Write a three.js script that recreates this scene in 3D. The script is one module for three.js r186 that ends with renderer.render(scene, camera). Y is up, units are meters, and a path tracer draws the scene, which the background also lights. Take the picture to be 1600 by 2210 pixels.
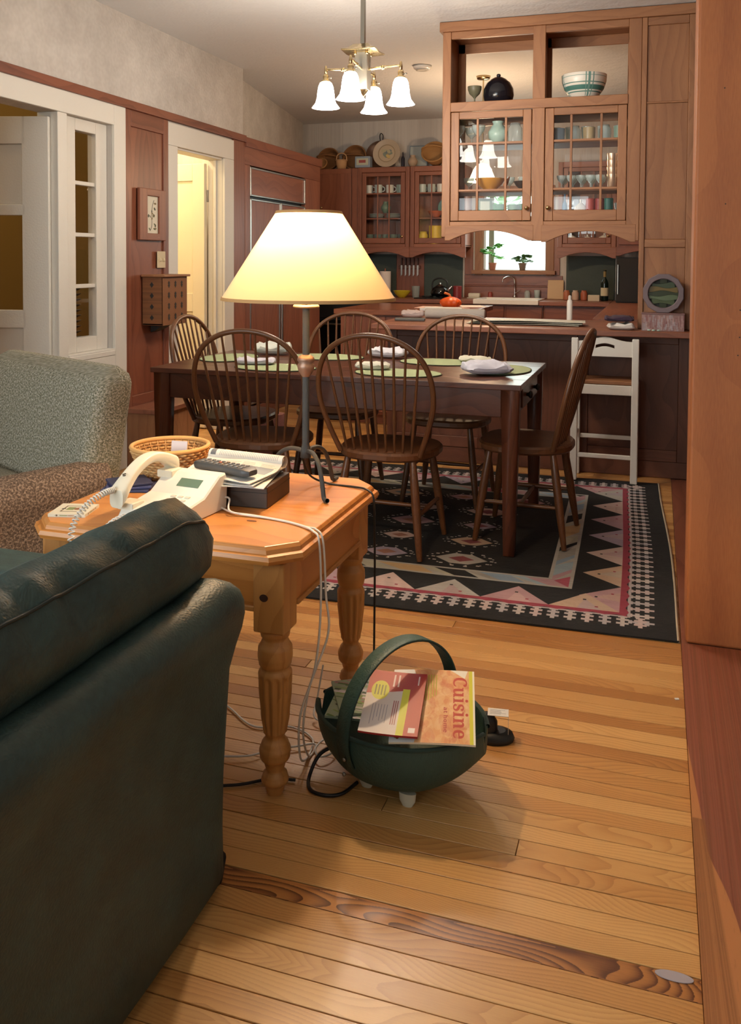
import * as THREE from 'three';
import { RoundedBoxGeometry } from 'three/addons/geometries/RoundedBoxGeometry.js';
import { mergeGeometries } from 'three/addons/utils/BufferGeometryUtils.js';
import { RectAreaLightUniformsLib } from 'three/addons/lights/RectAreaLightUniformsLib.js';
import { createNoise2D, createNoise3D } from 'simplex-noise';

// ---------------------------------------------------------------- camera, sky, daylight, exposure
const scene = new THREE.Scene();
const XWIN = -3.1;
const FOC = 1905, CY = 634, FULL = 3152;                       // focal length and principal point in pixels of the 1600 x 2210 frame
const camera = new THREE.PerspectiveCamera(2 * Math.atan(FULL / 2 / FOC) * 180 / Math.PI, 1600 / FULL, 0.05, 80);
camera.setViewOffset(1600, FULL, 0, FULL / 2 - CY, 1600, 2210);
camera.rotation.order = 'YXZ';
camera.rotation.set(-2.23 * Math.PI / 180, 18 * Math.PI / 180, 0.34 * Math.PI / 180);
camera.position.set(0, 1.31, 0);
scene.add(camera);
const renderer = new THREE.WebGLRenderer({ antialias: true });
renderer.toneMapping = THREE.LinearToneMapping;
renderer.toneMappingExposure = 0.98;
renderer.shadowMap.enabled = true;
RectAreaLightUniformsLib.init();
scene.background = new THREE.Color().setRGB(2.1, 2.5, 2.35);   // bright overcast sky outside the windows
function windowLight(w, h, x, y, z, tx, ty, tz, power, r, g, b) {   // daylight entering through a window opening
  const l = new THREE.RectAreaLight(new THREE.Color().setRGB(r, g, b), power, w, h);
  l.position.set(x, y, z); l.lookAt(tx, ty, tz); scene.add(l); return l;
}
windowLight(2.0, 1.44, -2.0, 1.55, 2.55, -2.0, 1.5, -3, 6.5, 0.9, 0.97, 1.0);   // window in the wall behind the camera
windowLight(2.2, 1.44, XWIN, 1.55, 1.1, 0, 1.5, 1.1, 8.0, 0.9, 0.97, 1.0);     // window in the left wall, level with the camera
windowLight(0.62, 0.74, -1.42, 1.6, -9.16, -1.42, 1.4, -3, 5, 0.86, 1.0, 0.95);  // kitchen window above the sink

// ---------------------------------------------------------------- helpers
let seed = 12345;
const rnd = (a = 0, b = 1) => { seed = (seed * 1664525 + 1013904223) >>> 0; return a + (b - a) * seed / 4294967296; };
const n2 = createNoise2D(() => rnd()), n3 = createNoise3D(() => rnd());
const V = (x, y, z) => new THREE.Vector3(x, y, z);
const PI = Math.PI;
const taken = new Map();
function numbered(name) { const k = taken.get(name) || 0; taken.set(name, k + 1); return k ? `${name}_${String(k).padStart(3, '0')}` : name; }
function obj(name, geo, mat, parent = scene, label) {
  const m = new THREE.Mesh(geo, mat);
  m.name = parent === scene ? numbered(name) : name; m.castShadow = m.receiveShadow = true;
  if (label) m.userData.label = label;
  parent.add(m); return m;
}
function tag(o, label, category, group, kind) {
  o.userData.label = label; if (category) o.userData.category = category;
  if (group) o.userData.group = group; if (kind) o.userData.kind = kind; return o;
}
function thing(name, label, category, p = [0, 0, 0], turn = 0, group) {
  const o = new THREE.Group(); o.name = numbered(name); scene.add(o);
  o.position.set(...p); o.rotation.y = turn; return tag(o, label, category, group);
}
function single(name, geo, mat, label, category, p, turn = 0, group) {
  const o = obj(name, geo, mat); if (p) o.position.set(...p); o.rotation.y = turn; return tag(o, label, category, group);
}
function struct(name, geo, mat, label, category = 'room part') {
  const o = obj(name, geo, mat); o.userData.kind = 'structure'; if (label) { o.userData.label = label; o.userData.category = category; } return o;
}
function copy(o, p, turn, label) {
  const c = o.clone(); c.name = numbered(o.name); c.position.set(...p); c.rotation.set(0, turn ?? 0, 0);
  c.userData = { ...o.userData }; if (label) c.userData.label = label; scene.add(c); return c;
}
const clean = (g) => { const q = g.index ? g.toNonIndexed() : g; for (const k of Object.keys(q.attributes)) if (!['position', 'normal', 'uv'].includes(k)) q.deleteAttribute(k); return q; };
const merge = (...gs) => mergeGeometries(gs.flat().map(clean), false);
// texture coordinates in metres, u along the grain axis
function uvm(g, grain = 'x', du = 0, dv = 0) {
  const p = g.attributes.position, n = g.attributes.normal, uv = new Float32Array(p.count * 2);
  for (let i = 0; i < p.count; i++) {
    const a = { x: p.getX(i), y: p.getY(i), z: p.getZ(i) }, m = { x: Math.abs(n.getX(i)), y: Math.abs(n.getY(i)), z: Math.abs(n.getZ(i)) };
    const ax = ['x', 'y', 'z'].filter((k) => k !== grain);
    const other = m[ax[0]] > m[ax[1]] ? ax[1] : ax[0];
    uv[2 * i] = a[grain] + du; uv[2 * i + 1] = a[other] + dv + (m[ax[0]] > m[ax[1]] ? 0.37 : 0);
  }
  g.setAttribute('uv', new THREE.BufferAttribute(uv, 2)); return g;
}
// box with small rounded edges, placed by its centre
function box(w, h, d, x = 0, y = 0, z = 0, o = {}) {
  const b = o.b ?? Math.min(0.004, w / 4, h / 4, d / 4);
  const g = b > 0 ? clean(new RoundedBoxGeometry(w, h, d, 1, b)) : clean(new THREE.BoxGeometry(w, h, d));
  const grain = o.grain || (w >= h && w >= d ? 'x' : h >= d ? 'y' : 'z');
  uvm(g, grain, o.du ?? rnd(0, 3), o.dv ?? rnd(0, 3));
  if (o.ry) g.rotateY(o.ry); if (o.rz) g.rotateZ(o.rz); if (o.rx) g.rotateX(o.rx);
  return g.translate(x, y, z);
}
// box by its corners
const bc = (x0, x1, y0, y1, z0, z1, o) => box(Math.abs(x1 - x0), Math.abs(y1 - y0), Math.abs(z1 - z0), (x0 + x1) / 2, (y0 + y1) / 2, (z0 + z1) / 2, o);
const lathe = (pts, seg = 28) => clean(new THREE.LatheGeometry(pts.map(([r, y]) => new THREE.Vector2(Math.max(r, 1e-4), y)), seg));
const curve = (pts, closed = false) => new THREE.CatmullRomCurve3(pts.map((p) => (p.isVector3 ? p : V(...p))), closed, 'catmullrom', 0.5);
const tube = (pts, r, seg = 40, rad = 8, closed = false) => clean(new THREE.TubeGeometry(curve(pts, closed), seg, r, rad, closed));
// round bar between two points, radii given along its length
function bar(a, b, radii, seg = 10) {
  a = a.isVector3 ? a : V(...a); b = b.isVector3 ? b : V(...b);
  const L = a.distanceTo(b), r = Array.isArray(radii) ? radii : [radii, radii];
  const pts = [[0, 0]]; r.forEach((q, i) => pts.push([q, L * i / (r.length - 1)])); pts.push([0, L]);
  const g = lathe(pts, seg);
  g.applyQuaternion(new THREE.Quaternion().setFromUnitVectors(V(0, 1, 0), b.clone().sub(a).normalize()));
  return g.translate(a.x, a.y, a.z);
}
// skin over rings of points
function loft(rings, { close = true, caps = true, us = 1, vs = 1 } = {}) {
  const n = rings[0].length, m = rings.length, pos = [], uv = [], idx = [], w = close ? n + 1 : n;
  let vlen = 0;
  rings.forEach((R, j) => {
    if (j) vlen += R[0].distanceTo(rings[j - 1][0]); let ulen = 0;
    for (let i = 0; i < w; i++) { const q = R[i % n]; if (i) ulen += q.distanceTo(R[(i - 1) % n]); pos.push(q.x, q.y, q.z); uv.push(vlen * us, ulen * vs); }
  });
  for (let j = 0; j < m - 1; j++) for (let i = 0; i < w - 1; i++) { const a = j * w + i, b = a + 1, c = a + w, d = c + 1; idx.push(a, c, b, b, c, d); }
  const g = new THREE.BufferGeometry();
  g.setAttribute('position', new THREE.Float32BufferAttribute(pos, 3)); g.setAttribute('uv', new THREE.Float32BufferAttribute(uv, 2)); g.setIndex(idx); g.computeVertexNormals();
  if (close) { // weld the normals of the seam
    const nn = g.attributes.normal; for (let j = 0; j < m; j++) { const a = j * w, b = a + n; const v = V(nn.getX(a) + nn.getX(b), nn.getY(a) + nn.getY(b), nn.getZ(a) + nn.getZ(b)).normalize(); nn.setXYZ(a, v.x, v.y, v.z); nn.setXYZ(b, v.x, v.y, v.z); }
  }
  const list = [clean(g)];
  if (caps && close) for (const [R, flip] of [[rings[0], true], [rings[m - 1], false]]) {
    const c = R.reduce((s, q) => s.add(q), V(0, 0, 0)).divideScalar(n), p2 = [], u2 = [];
    for (let i = 0; i < n; i++) { const a = R[i], b = R[(i + 1) % n]; for (const q of flip ? [c, a, b] : [c, b, a]) { p2.push(q.x, q.y, q.z); u2.push(q.x, q.y + q.z); } }
    const k = new THREE.BufferGeometry(); k.setAttribute('position', new THREE.Float32BufferAttribute(p2, 3)); k.setAttribute('uv', new THREE.Float32BufferAttribute(u2, 2)); k.computeVertexNormals(); list.push(k);
  }
  return merge(list);
}
function extrude(pts, depth, bevel = 0.003, holes = []) {
  const s = new THREE.Shape(pts.map(([x, y]) => new THREE.Vector2(x, y)));
  for (const h of holes) s.holes.push(new THREE.Path(h.map(([x, y]) => new THREE.Vector2(x, y))));
  return clean(new THREE.ExtrudeGeometry(s, { depth, bevelEnabled: bevel > 0, bevelSize: bevel, bevelThickness: bevel, bevelSegments: 1, curveSegments: 16 }));
}
const pane = (x0, x1, y0, y1, z) => clean(new THREE.PlaneGeometry(x1 - x0, y1 - y0)).translate((x0 + x1) / 2, (y0 + y1) / 2, z);
const ell = (rx, rz, n = 32) => Array.from({ length: n }, (_, i) => [rx * Math.cos(2 * PI * i / n), rz * Math.sin(2 * PI * i / n)]);

// ---------------------------------------------------------------- textures
const mix = (a, b, t) => a + (b - a) * t, clamp = (x) => Math.min(1, Math.max(0, x));
function dataTex(w, h, fn, lenU, lenV, srgb = true) {
  const d = new Uint8Array(w * h * 4);
  for (let y = 0; y < h; y++) for (let x = 0; x < w; x++) { const c = fn(x / w, y / h, x, y), i = 4 * (y * w + x); for (let k = 0; k < 3; k++) d[i + k] = Math.max(0, Math.min(255, Array.isArray(c) ? c[k] : c)); d[i + 3] = 255; }
  const t = new THREE.DataTexture(d, w, h); t.magFilter = t.minFilter = THREE.LinearFilter; t.wrapS = t.wrapT = THREE.MirroredRepeatWrapping;
  t.repeat.set(1 / lenU, 1 / lenV); if (srgb) t.colorSpace = THREE.SRGBColorSpace; t.needsUpdate = true; return t;
}
const hex = (s) => [1, 3, 5].map((i) => parseInt(s.slice(i, i + 2), 16));
const lerp3 = (a, b, t) => a.map((v, i) => mix(v, b[i], t));
// wood: annual rings cut lengthwise (cathedrals and straight lines) plus pores
function woodTex(light, dark, { rings = 26, sharp = 2.2, wave = 0.35, pore = 0.12, lenU = 1.6, lenV = 0.5, w = 1024, h = 384, k = 0, amount = 0.8, patch = 0.25 } = {}) {
  const L = hex(light), D = hex(dark);
  return dataTex(w, h, (u, v) => {
    const x = u * lenU, y = v * lenV;
    const bend = n2(x * 0.9 + k, y * 2.4 + k) * wave + n2(x * 2.6 + 7 + k, y * 7) * wave * 0.25;
    const r = y * rings + bend * rings * 0.35 + n2(x * 1.2 + 31 + k, y * 1.7) * 0.8;
    let g = r - Math.floor(r); g = Math.pow(g, sharp);
    const p = n2(x * 9 + k, y * 340) * 0.5 + n2(x * 22, y * 520 + k) * 0.5;
    const big = n2(x * 0.8 + 5 + k, y * 5 + 9);
    return lerp3(L, D, clamp(g * amount + p * pore + big * patch + 0.12));
  }, lenU, lenV);
}
function noiseTex(w, h, lenU, lenV, fn) { return dataTex(w, h, (u, v) => 255 * clamp(fn(u * lenU, v * lenV)), lenU, lenV, false); }
const std = (o) => new THREE.MeshStandardMaterial(o), phys = (o) => new THREE.MeshPhysicalMaterial(o);
const rgbm = (r, g, b) => new THREE.Color().setRGB(r / 255, g / 255, b / 255, THREE.SRGBColorSpace);
const plain = (c, rough = 0.6, extra = {}) => std({ color: c, roughness: rough, ...extra });
function canvasTex(w, h, draw) { const c = document.createElement('canvas'); c.width = w; c.height = h; draw(c.getContext('2d'), w, h); const t = new THREE.CanvasTexture(c); t.colorSpace = THREE.SRGBColorSpace; return t; }

const fineBump = noiseTex(512, 512, 0.5, 0.5, (x, y) => 0.5 + 0.25 * n2(x * 60, y * 60) + 0.25 * n2(x * 160, y * 160));
const plasterMap = dataTex(768, 768, (u, v) => { const x = u * 2.4, y = v * 2.4; const q = n2(x * 2.2, y * 2.2) * 0.5 + n2(x * 7, y * 7) * 0.3 + n2(x * 26, y * 26) * 0.25; return lerp3([208, 202, 195], [182, 175, 168], clamp(0.5 + q * 0.6)); }, 2.4, 2.4);
const plasterBump = noiseTex(768, 768, 1.2, 1.2, (x, y) => 0.5 + 0.3 * n2(x * 9, y * 9) + 0.2 * n2(x * 34, y * 34));
const leatherBump = noiseTex(768, 768, 0.6, 0.6, (x, y) => 0.5 + 0.22 * n2(x * 120, y * 120) + 0.2 * n2(x * 8, y * 14) + 0.08 * n2(x * 260, y * 260));
const leatherMap = dataTex(512, 512, (u, v) => { const x = u * 1.2, y = v * 1.2; return lerp3([52, 77, 75], [39, 58, 56], clamp(0.5 + 0.35 * n2(x * 6, y * 6) + 0.25 * n2(x * 40, y * 40))); }, 1.2, 1.2);
const tweed = (a, b, c) => dataTex(512, 512, (u, v, px, py) => {
  const q = n2(px * 0.11, py * 0.11 + 50), s = n2(px * 0.21 + 9, py * 0.19), t = ((px + (py >> 2) * 2) >> 2) % 2;
  return lerp3(lerp3(hex(a), hex(b), clamp(0.5 + q * 0.9)), hex(c), clamp(s * 0.9 + t * 0.18));
}, 0.8, 0.8);
const tweedGrey = tweed('#b5b0a2', '#85836f', '#4a4c40'), tweedBrown = tweed('#a8927f', '#6f5d4e', '#463a31');
const tweedBump = noiseTex(512, 512, 0.8, 0.8, (x, y) => 0.5 + 0.3 * n2(x * 200, y * 200) + 0.2 * n2(x * 90, y * 90));

const M = {
  plaster: std({ map: plasterMap, bumpMap: plasterBump, bumpScale: 0.004, roughness: 0.95 }),
  ceiling: std({ color: '#d6d6d6', bumpMap: plasterBump, bumpScale: 0.003, roughness: 0.95 }),
  white: std({ color: '#d9d5cc', bumpMap: fineBump, bumpScale: 0.0004, roughness: 0.45 }),
  cream: plain('#ece2c8', 0.7), olive: plain('#9a8350', 0.9),
  cherry: std({ map: woodTex('#9c6c48', '#7c5236', { rings: 18, amount: 0.4, pore: 0.22, patch: 0.3, wave: 0.14, k: 1 }), roughness: 0.5 }),
  cherryRed: std({ map: woodTex('#915a42', '#70412e', { rings: 16, amount: 0.4, pore: 0.22, patch: 0.35, wave: 0.14, k: 12 }), roughness: 0.42 }),
  panelRed: std({ map: woodTex('#87503a', '#613425', { rings: 14, amount: 0.45, pore: 0.2, patch: 0.35, wave: 0.16, k: 22 }), roughness: 0.38 }),
  cherryDark: std({ map: woodTex('#6f4430', '#532f20', { rings: 14, amount: 0.5, pore: 0.2, patch: 0.3, k: 33 }), roughness: 0.5 }),
  tableDark: phys({ map: woodTex('#5a3222', '#3d2016', { rings: 16, amount: 0.55, pore: 0.2, k: 41 }), roughness: 0.28 }),
  chair: phys({ map: woodTex('#6b4428', '#4a2c19', { rings: 20, amount: 0.5, pore: 0.2, k: 51, lenU: 0.8, lenV: 0.25 }), roughness: 0.34 }),
  pine: phys({ map: woodTex('#cf8c48', '#ae6c30', { rings: 13, amount: 0.5, pore: 0.1, patch: 0.2, wave: 0.3, k: 61 }), roughness: 0.36 }),
  pineLeg: phys({ map: woodTex('#c68e50', '#a66f3a', { rings: 20, amount: 0.5, pore: 0.1, patch: 0.2, k: 67 }), roughness: 0.4 }),
  post: std({ map: woodTex('#aa683a', '#8a4d2a', { rings: 7, amount: 0.25, pore: 0.35, patch: 0.35, wave: 0.05, k: 71 }), roughness: 0.55 }),
  iron: std({ color: '#4b4e50', roughness: 0.5, metalness: 0.6, bumpMap: fineBump, bumpScale: 0.0006 }),
  pewter: std({ color: '#8f8a80', roughness: 0.35, metalness: 0.9 }),
  brass: std({ color: '#c9b48a', roughness: 0.22, metalness: 1 }),
  steel: std({ color: '#b9b9b4', roughness: 0.3, metalness: 1 }),
  chrome: std({ color: '#dddddd', roughness: 0.12, metalness: 1 }),
  glass: phys({ color: '#ffffff', transmission: 1, thickness: 0, roughness: 0, ior: 1.5 }),
  clear: phys({ color: '#eef6f5', transmission: 0.72, thickness: 0, roughness: 0.06, ior: 1.5 }),
  leather: phys({ map: leatherMap, bumpMap: leatherBump, bumpScale: 0.0012, roughness: 0.5 }),
  piping: plain('#1c2b29', 0.5),
  black: plain('#131313', 0.45), dark: plain('#242322', 0.7),
  whitePaint: std({ color: '#ddd8cf', roughness: 0.5 }),
  slate: std({ color: '#3a4640', roughness: 0.6, bumpMap: fineBump, bumpScale: 0.001 }),
  ceramic: plain('#e8e4dc', 0.2), mint: plain('#a9c6bb', 0.3), terracotta: plain('#a8705a', 0.8),
};

// ================================================================ THE SETTING
const XL = -3.15, HC = 2.81, ZB = -9.2, ZR = 2.6, XR = 2.7;
// ---- floor: pine boards running across the room
{
  const tones = [['#cd995a', '#a06b38', 0.52], ['#d6a667', '#ae7941', 0.46], ['#bb844a', '#8d5a2d', 0.62], ['#bd8044', '#5a3018', 1.0]];
  const fm = tones.map(([a, b, am], i) => phys({ map: woodTex(a, b, { rings: 90, amount: am, sharp: 2.4, wave: i === 3 ? 0.3 : 0.22, pore: 0.12, patch: 0.2, lenV: 0.34, k: 100 + 17 * i }), roughness: 0.33, clearcoat: 0.25, clearcoatRoughness: 0.3 }));
  const floor = struct('floor', bc(-5.6, XR + 0.2, -0.12, -0.02, ZB - 0.2, ZR + 0.2, { b: 0 }), plain('#2c1a0e', 0.9), 'honey coloured pine floor of narrow boards', 'floor');
  const PW = 0.057, far = [[], [], []];
  const near = [];
  for (let z = ZR, row = 0; z > ZB; z -= PW, row++) {
    let x = -3.27 - rnd(0, 1.4);
    while (x < 0.1) {
      let len = rnd(1.3, 3.2); if (x + len > -0.15) len = 0.1 - x + 1e-4;
      const x0 = Math.max(x, -3.27), x1 = Math.min(x + len, 0.1); x += len;
      if (x1 - x0 < 0.03) continue;
      const lift = rnd(-0.0006, 0.0006);
      const g = box(x1 - x0 - 0.0016, 0.02, PW - 0.0022, (x0 + x1) / 2, -0.01 + lift, z - PW / 2, { b: 0.0012, grain: 'x' });
      const dark = (z < -1.6 && z > -1.66) || Math.abs(z + 2.9) < 0.02;
      const m = dark ? 3 : [0, 1, 0, 2, 1, 0, 2, 1][Math.floor(rnd(0, 7.99))];
      if (z < -0.95 && z > -4.1 && x1 > -2.6 + Math.max(0, (-1.9 - z) * -0.3)) near.push([g, m, x1 - x0]); else far[Math.min(m, 2)].push(g);
    }
  }
  for (const [g, m] of near) obj('plank', g, fm[m], floor);
  far.forEach((l, i) => { const o = obj('boards', merge(l), fm[i], floor); o.userData.kind = 'stuff'; });
  // the floor of the space beyond the border plank and of the two rooms behind the wall
  obj('side_floor', merge(bc(0.62, XR, -0.02, 0, -3.2, ZR, { b: 0, grain: 'z' }), bc(-5.5, -3.27, -0.02, 0, -6.4, ZR, { b: 0, grain: 'z' }), bc(-3.9, -3.27, -0.02, 0, ZB, -6.4, { b: 0, grain: 'z' })), fm[0], floor);
  // wide border plank with pale sapwood along its edge, as sawn
  const plankTex = canvasTex(512, 1024, (c, w, h) => {
    c.fillStyle = '#8d4f38'; c.fillRect(0, 0, w, h);
    for (let i = 0; i < 900; i++) { c.strokeStyle = `rgba(${70 + rnd(0, 60)},${35 + rnd(0, 25)},${25},0.10)`; c.lineWidth = rnd(1, 4); const x = rnd(0, w); c.beginPath(); c.moveTo(x, 0); c.bezierCurveTo(x + rnd(-20, 20), h / 3, x + rnd(-20, 20), h * 0.66, x + rnd(-10, 10), h); c.stroke(); }
    c.fillStyle = '#b07240'; c.beginPath(); c.moveTo(0, h); c.lineTo(95, h); c.bezierCurveTo(100, h * 0.8, 92, h * 0.72, 78, h * 0.62); c.bezierCurveTo(60, h * 0.54, 30, h * 0.53, 26, h * 0.49); c.bezierCurveTo(16, h * 0.4, 6, h * 0.36, 0, h * 0.3); c.closePath(); c.fill();
    for (let i = 0; i < 160; i++) { c.strokeStyle = 'rgba(120,70,35,0.10)'; c.lineWidth = rnd(1, 3); const x = rnd(0, 90); c.beginPath(); c.moveTo(x * 0.3, h * 0.45); c.lineTo(x, h); c.stroke(); }
    for (let i = 0; i < 4000; i++) { c.fillStyle = `rgba(60,25,15,${rnd(0, 0.12)})`; c.fillRect(rnd(0, w), rnd(0, h), 1.5, rnd(3, 12)); }
  });
  const pg = clean(new THREE.BoxGeometry(0.52, 0.03, 2.2)); pg.translate(0.36, -0.003, -2.04);
  { const p = pg.attributes.position, uv = pg.attributes.uv; for (let i = 0; i < p.count; i++) uv.setXY(i, (p.getX(i) - 0.1) / 0.52, (-0.94 - p.getZ(i)) / 2.2); }
  obj('border_plank', pg, std({ map: plankTex, roughness: 0.6 }), floor, 'reddish plank with a pale sapwood edge');
  obj('border_plank', bc(0.1, 0.62, -0.018, 0.011, -5.52, -3.142, { grain: 'z', b: 0.002 }), M.panelRed, floor);
  obj('border_plank', bc(0.1, 0.62, -0.018, 0.012, -0.938, ZR, { grain: 'z', b: 0.002 }), M.panelRed, floor);
  // worn grey spot on the boards beside the plank
  obj('floor_stain', clean(new THREE.CylinderGeometry(1, 1, 0.0012, 24).scale(0.034, 1, 0.012)).translate(0.052, 0.0008, -1.665), plain('#a49aa0', 0.6), floor, 'small pale grey spot on the boards');
}
// ---- ceiling, plaster walls (all with thickness)
struct('ceiling', bc(-5.6, XR + 0.2, HC, HC + 0.12, ZB - 0.2, ZR + 0.2, { b: 0 }), M.ceiling, 'flat off-white plaster ceiling', 'ceiling');
{
  const xo = XL - 0.12, o = { b: 0, grain: 'z' };
  struct('wall_left', merge(
    bc(xo, XL, 2.11, HC, -6.39, 0, o), bc(xo, XL, 2.3, HC, 0, 2.2, o), bc(xo, XL, 0, 0.8, 0, 2.2, o), bc(xo, XL, 0, HC, 2.2, ZR, o), bc(xo, XL, 0, 2.11, -3.12, 0, o), bc(xo, XL, 0, 0.74, -4.61, -4.09, o),
    bc(xo, XL, 0, 2.11, -5.353, -4.61, o), bc(xo, XL, 2.07, 2.11, -6.041, -5.353, o), bc(xo, XL, 0, 2.11, -6.39, -6.041, o)), M.plaster, 'mottled grey plaster wall above the wooden rail', 'wall');
  // recessed wall above the refrigerator cupboards, running to the back corner
  const a = Math.atan2(-3.72 + XL, 0), L = Math.hypot(0.5, 2.8);
  const g = bc(-0.06, 0.06, 2.2, HC, -L, 0, o); g.rotateY(Math.atan2(0.5, 2.8)); g.translate(XL - 0.17, 0, -6.3);
  struct('wall_kitchen_left', merge(g, bc(-3.95, -3.83, 0, HC, ZB, -6.39, o), bc(-3.95, xo, 0, HC, -6.40, -6.34, o)), M.plaster, 'plaster wall over the refrigerator cupboards', 'wall');
  struct('wall_back', merge(bc(-3.95, -1.76, 0, HC, ZB - 0.14, ZB, o), bc(-1.08, 0.4, 0, HC, ZB - 0.14, ZB, o), bc(-1.76, -1.08, 0, 1.21, ZB - 0.14, ZB, o), bc(-1.76, -1.08, 2.0, HC, ZB - 0.14, ZB, o)), M.plaster, 'pale plaster wall behind the kitchen cupboards', 'wall');
  struct('wall_right', bc(0.215, 0.33, 0, HC, ZB, -3.36, o), M.cherryDark, 'wood-faced wall beside the tall kitchen panel', 'wall');
  struct('wall_side', merge(bc(0.5, XR, 0, HC, -3.36, -3.2, o), bc(XR, XR + 0.15, 0, HC, -3.2, ZR, o)), M.plaster);
  struct('wall_rear', merge(bc(-3.3, -3.0, 0, HC, ZR, ZR + 0.15, o), bc(-1.0, XR, 0, HC, ZR, ZR + 0.15, o), bc(-3.0, -1.0, 0, 0.8, ZR, ZR + 0.15, o), bc(-3.0, -1.0, 2.3, HC, ZR, ZR + 0.15, o)), M.plaster);
  // the two rooms behind the left wall
  struct('wall_den', merge(bc(-5.6, -5.5, 0, HC, -5.15, -1.6, o), bc(-5.5, xo, 0, HC, -5.15, -5.05, o), bc(-5.5, xo, 0, HC, -1.7, -1.6, o)), M.olive, 'dim olive walls seen through the open white door', 'wall');
  struct('wall_hall', merge(bc(-4.75, -4.65, 0, HC, -6.5, -5.15, o), bc(-4.65, xo, 0, HC, -6.5, -6.42, o), bc(-4.65, xo, 0, HC, -5.17, -5.15, o)), M.cream, 'bright cream walls of the lit room behind the second doorway', 'wall');
  // wood post at the end of the partition
  struct('pillar_right', bc(0.113, 0.5, 0.011, HC, -3.36, -3.142, { b: 0.012, grain: 'y', du: 0.3, dv: 0.9 }), M.post, 'broad orange-brown wooden post with dark specks', 'post');
  const post = scene.getObjectByName('pillar_right');
  for (const [x, y] of [[0.262, 1.39], [0.266, 1.35], [0.268, 1.31], [0.262, 1.15], [0.262, 1.06], [0.258, 1.0], [0.265, 1.6], [0.2, 1.88], [0.21, 1.5]]) obj('nail_hole', clean(new THREE.CylinderGeometry(0.0022, 0.0022, 0.002, 8)).rotateX(PI / 2).translate(x, y, -3.1415), M.black, post);
}
// ---- rail, casings, wood panelling of the left wall
const xf = XL + 0.022;
struct('trim_1', bc(XL, XL + 0.035, 2.232, 2.285, -6.39, -0.1, { grain: 'z' }), M.panelRed, 'reddish wooden rail running along the plaster wall', 'rail');
struct('trim_2', merge(bc(XL, xf, 2.11, 2.232, -4.61, -2.4, { grain: 'z' }), bc(XL, xf, 0, 2.232, -4.733, -4.61), bc(XL - 0.12, xf - 0.006, 0, 2.11, -4.172, -4.09), bc(XL - 0.12, xf, 0.72, 0.76, -4.61, -4.172), bc(XL, xf, 0.0, 0.72, -4.61, -4.172)), M.white, 'white painted casing around the door with sidelight', 'casing');
struct('trim_3', merge(bc(XL, xf, 2.07, 2.222, -6.194, -5.234, { grain: 'z' }), bc(XL, xf, 0, 2.07, -5.353, -5.234), bc(XL, xf, 0, 2.07, -6.194, -6.041), bc(XL - 0.12, XL, 0, 2.07, -6.056, -6.04), bc(XL - 0.12, XL, 0, 2.07, -5.354, -5.338), bc(XL - 0.12, XL, 2.054, 2.07, -6.04, -5.354), bc(XL - 0.07, XL - 0.045, 0, 2.055, -6.04, -6.025)), M.white, 'white painted casing of the doorway to the lit room', 'casing');
struct('trim_4', bc(XL, XL + 0.018, 0, 2.232, -6.39, -6.194), M.cherryRed, 'wooden strip between the white doorway and the refrigerator', 'strip');
{
  const p = thing('wall_panelling', 'reddish-brown wood panelling between the two white doorways', 'panelling', [XL, 0, -4.983]);
  p.userData.kind = 'structure';
  obj('frame', merge(bc(0, 0.02, 0.0, 2.232, -0.25, -0.19), bc(0, 0.02, 0, 2.232, 0.19, 0.25), bc(0, 0.02, 2.13, 2.232, -0.19, 0.19, { grain: 'z' }), bc(0, 0.02, 0.36, 0.44, -0.19, 0.19, { grain: 'z' })), M.panelRed, p);
  obj('panel', bc(0, 0.01, 0.44, 2.13, -0.19, 0.19), M.panelRed, p);
  // low boxed step at its foot
  const s = thing('wall_bench', 'low boxed wooden ledge at the foot of the wood panelling', 'ledge', [XL + 0.02, 0, -4.983]);
  obj('ledge', bc(0, 0.24, 0.345, 0.375, -0.26, 0.26, { grain: 'z' }), M.cherryRed, s);
  for (let i = 0; i < 4; i++) obj('board', bc(0, 0.21, 0, 0.345, -0.25 + i * 0.125 + 0.001, -0.126 + i * 0.125), M.cherry, s);
}
// ---- open white door to the dim room
{
  const d = thing('door_1', 'white panelled door with a glass light, standing open to the dim room', 'door', [XL - 0.03, 0, -4.08], PI / 2 + 0.26);
  d.userData.kind = 'structure';      // leaf runs along local -z ... the hinge is at the origin
  const W = 0.86, T = 0.04, z = (a, b) => [-b, -a];
  const part = (a, b, y0, y1, t = T) => bc(-t / 2, t / 2, y0, y1, ...z(a, b));
  obj('leaf', merge(part(0, 0.15, 0.01, 2.08), part(W - 0.13, W, 0.01, 2.08), part(0.13, W - 0.13, 1.93, 2.08), part(0.13, W - 0.13, 1.54, 1.6), part(0.13, W - 0.13, 0.92, 1.02), part(0.13, W - 0.13, 0.01, 0.2)), M.white, d);
  obj('panel', part(0.13, W - 0.13, 1.6, 1.93, 0.016), M.white, d);
  obj('panel', part(0.13, W - 0.13, 0.2, 0.92, 0.016), M.white, d);
  obj('pane', clean(new THREE.PlaneGeometry(W - 0.28, 0.52)).rotateY(PI / 2).translate(0, 1.28, -W / 2 - 0.01), M.glass, d);
  obj('hinge', bar([0.02, 0.3, 0.005], [0.02, 0.39, 0.005], 0.007), M.brass, d);
  obj('hinge', bar([0.02, 1.75, 0.005], [0.02, 1.84, 0.005], 0.007), M.brass, d);
}
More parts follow.
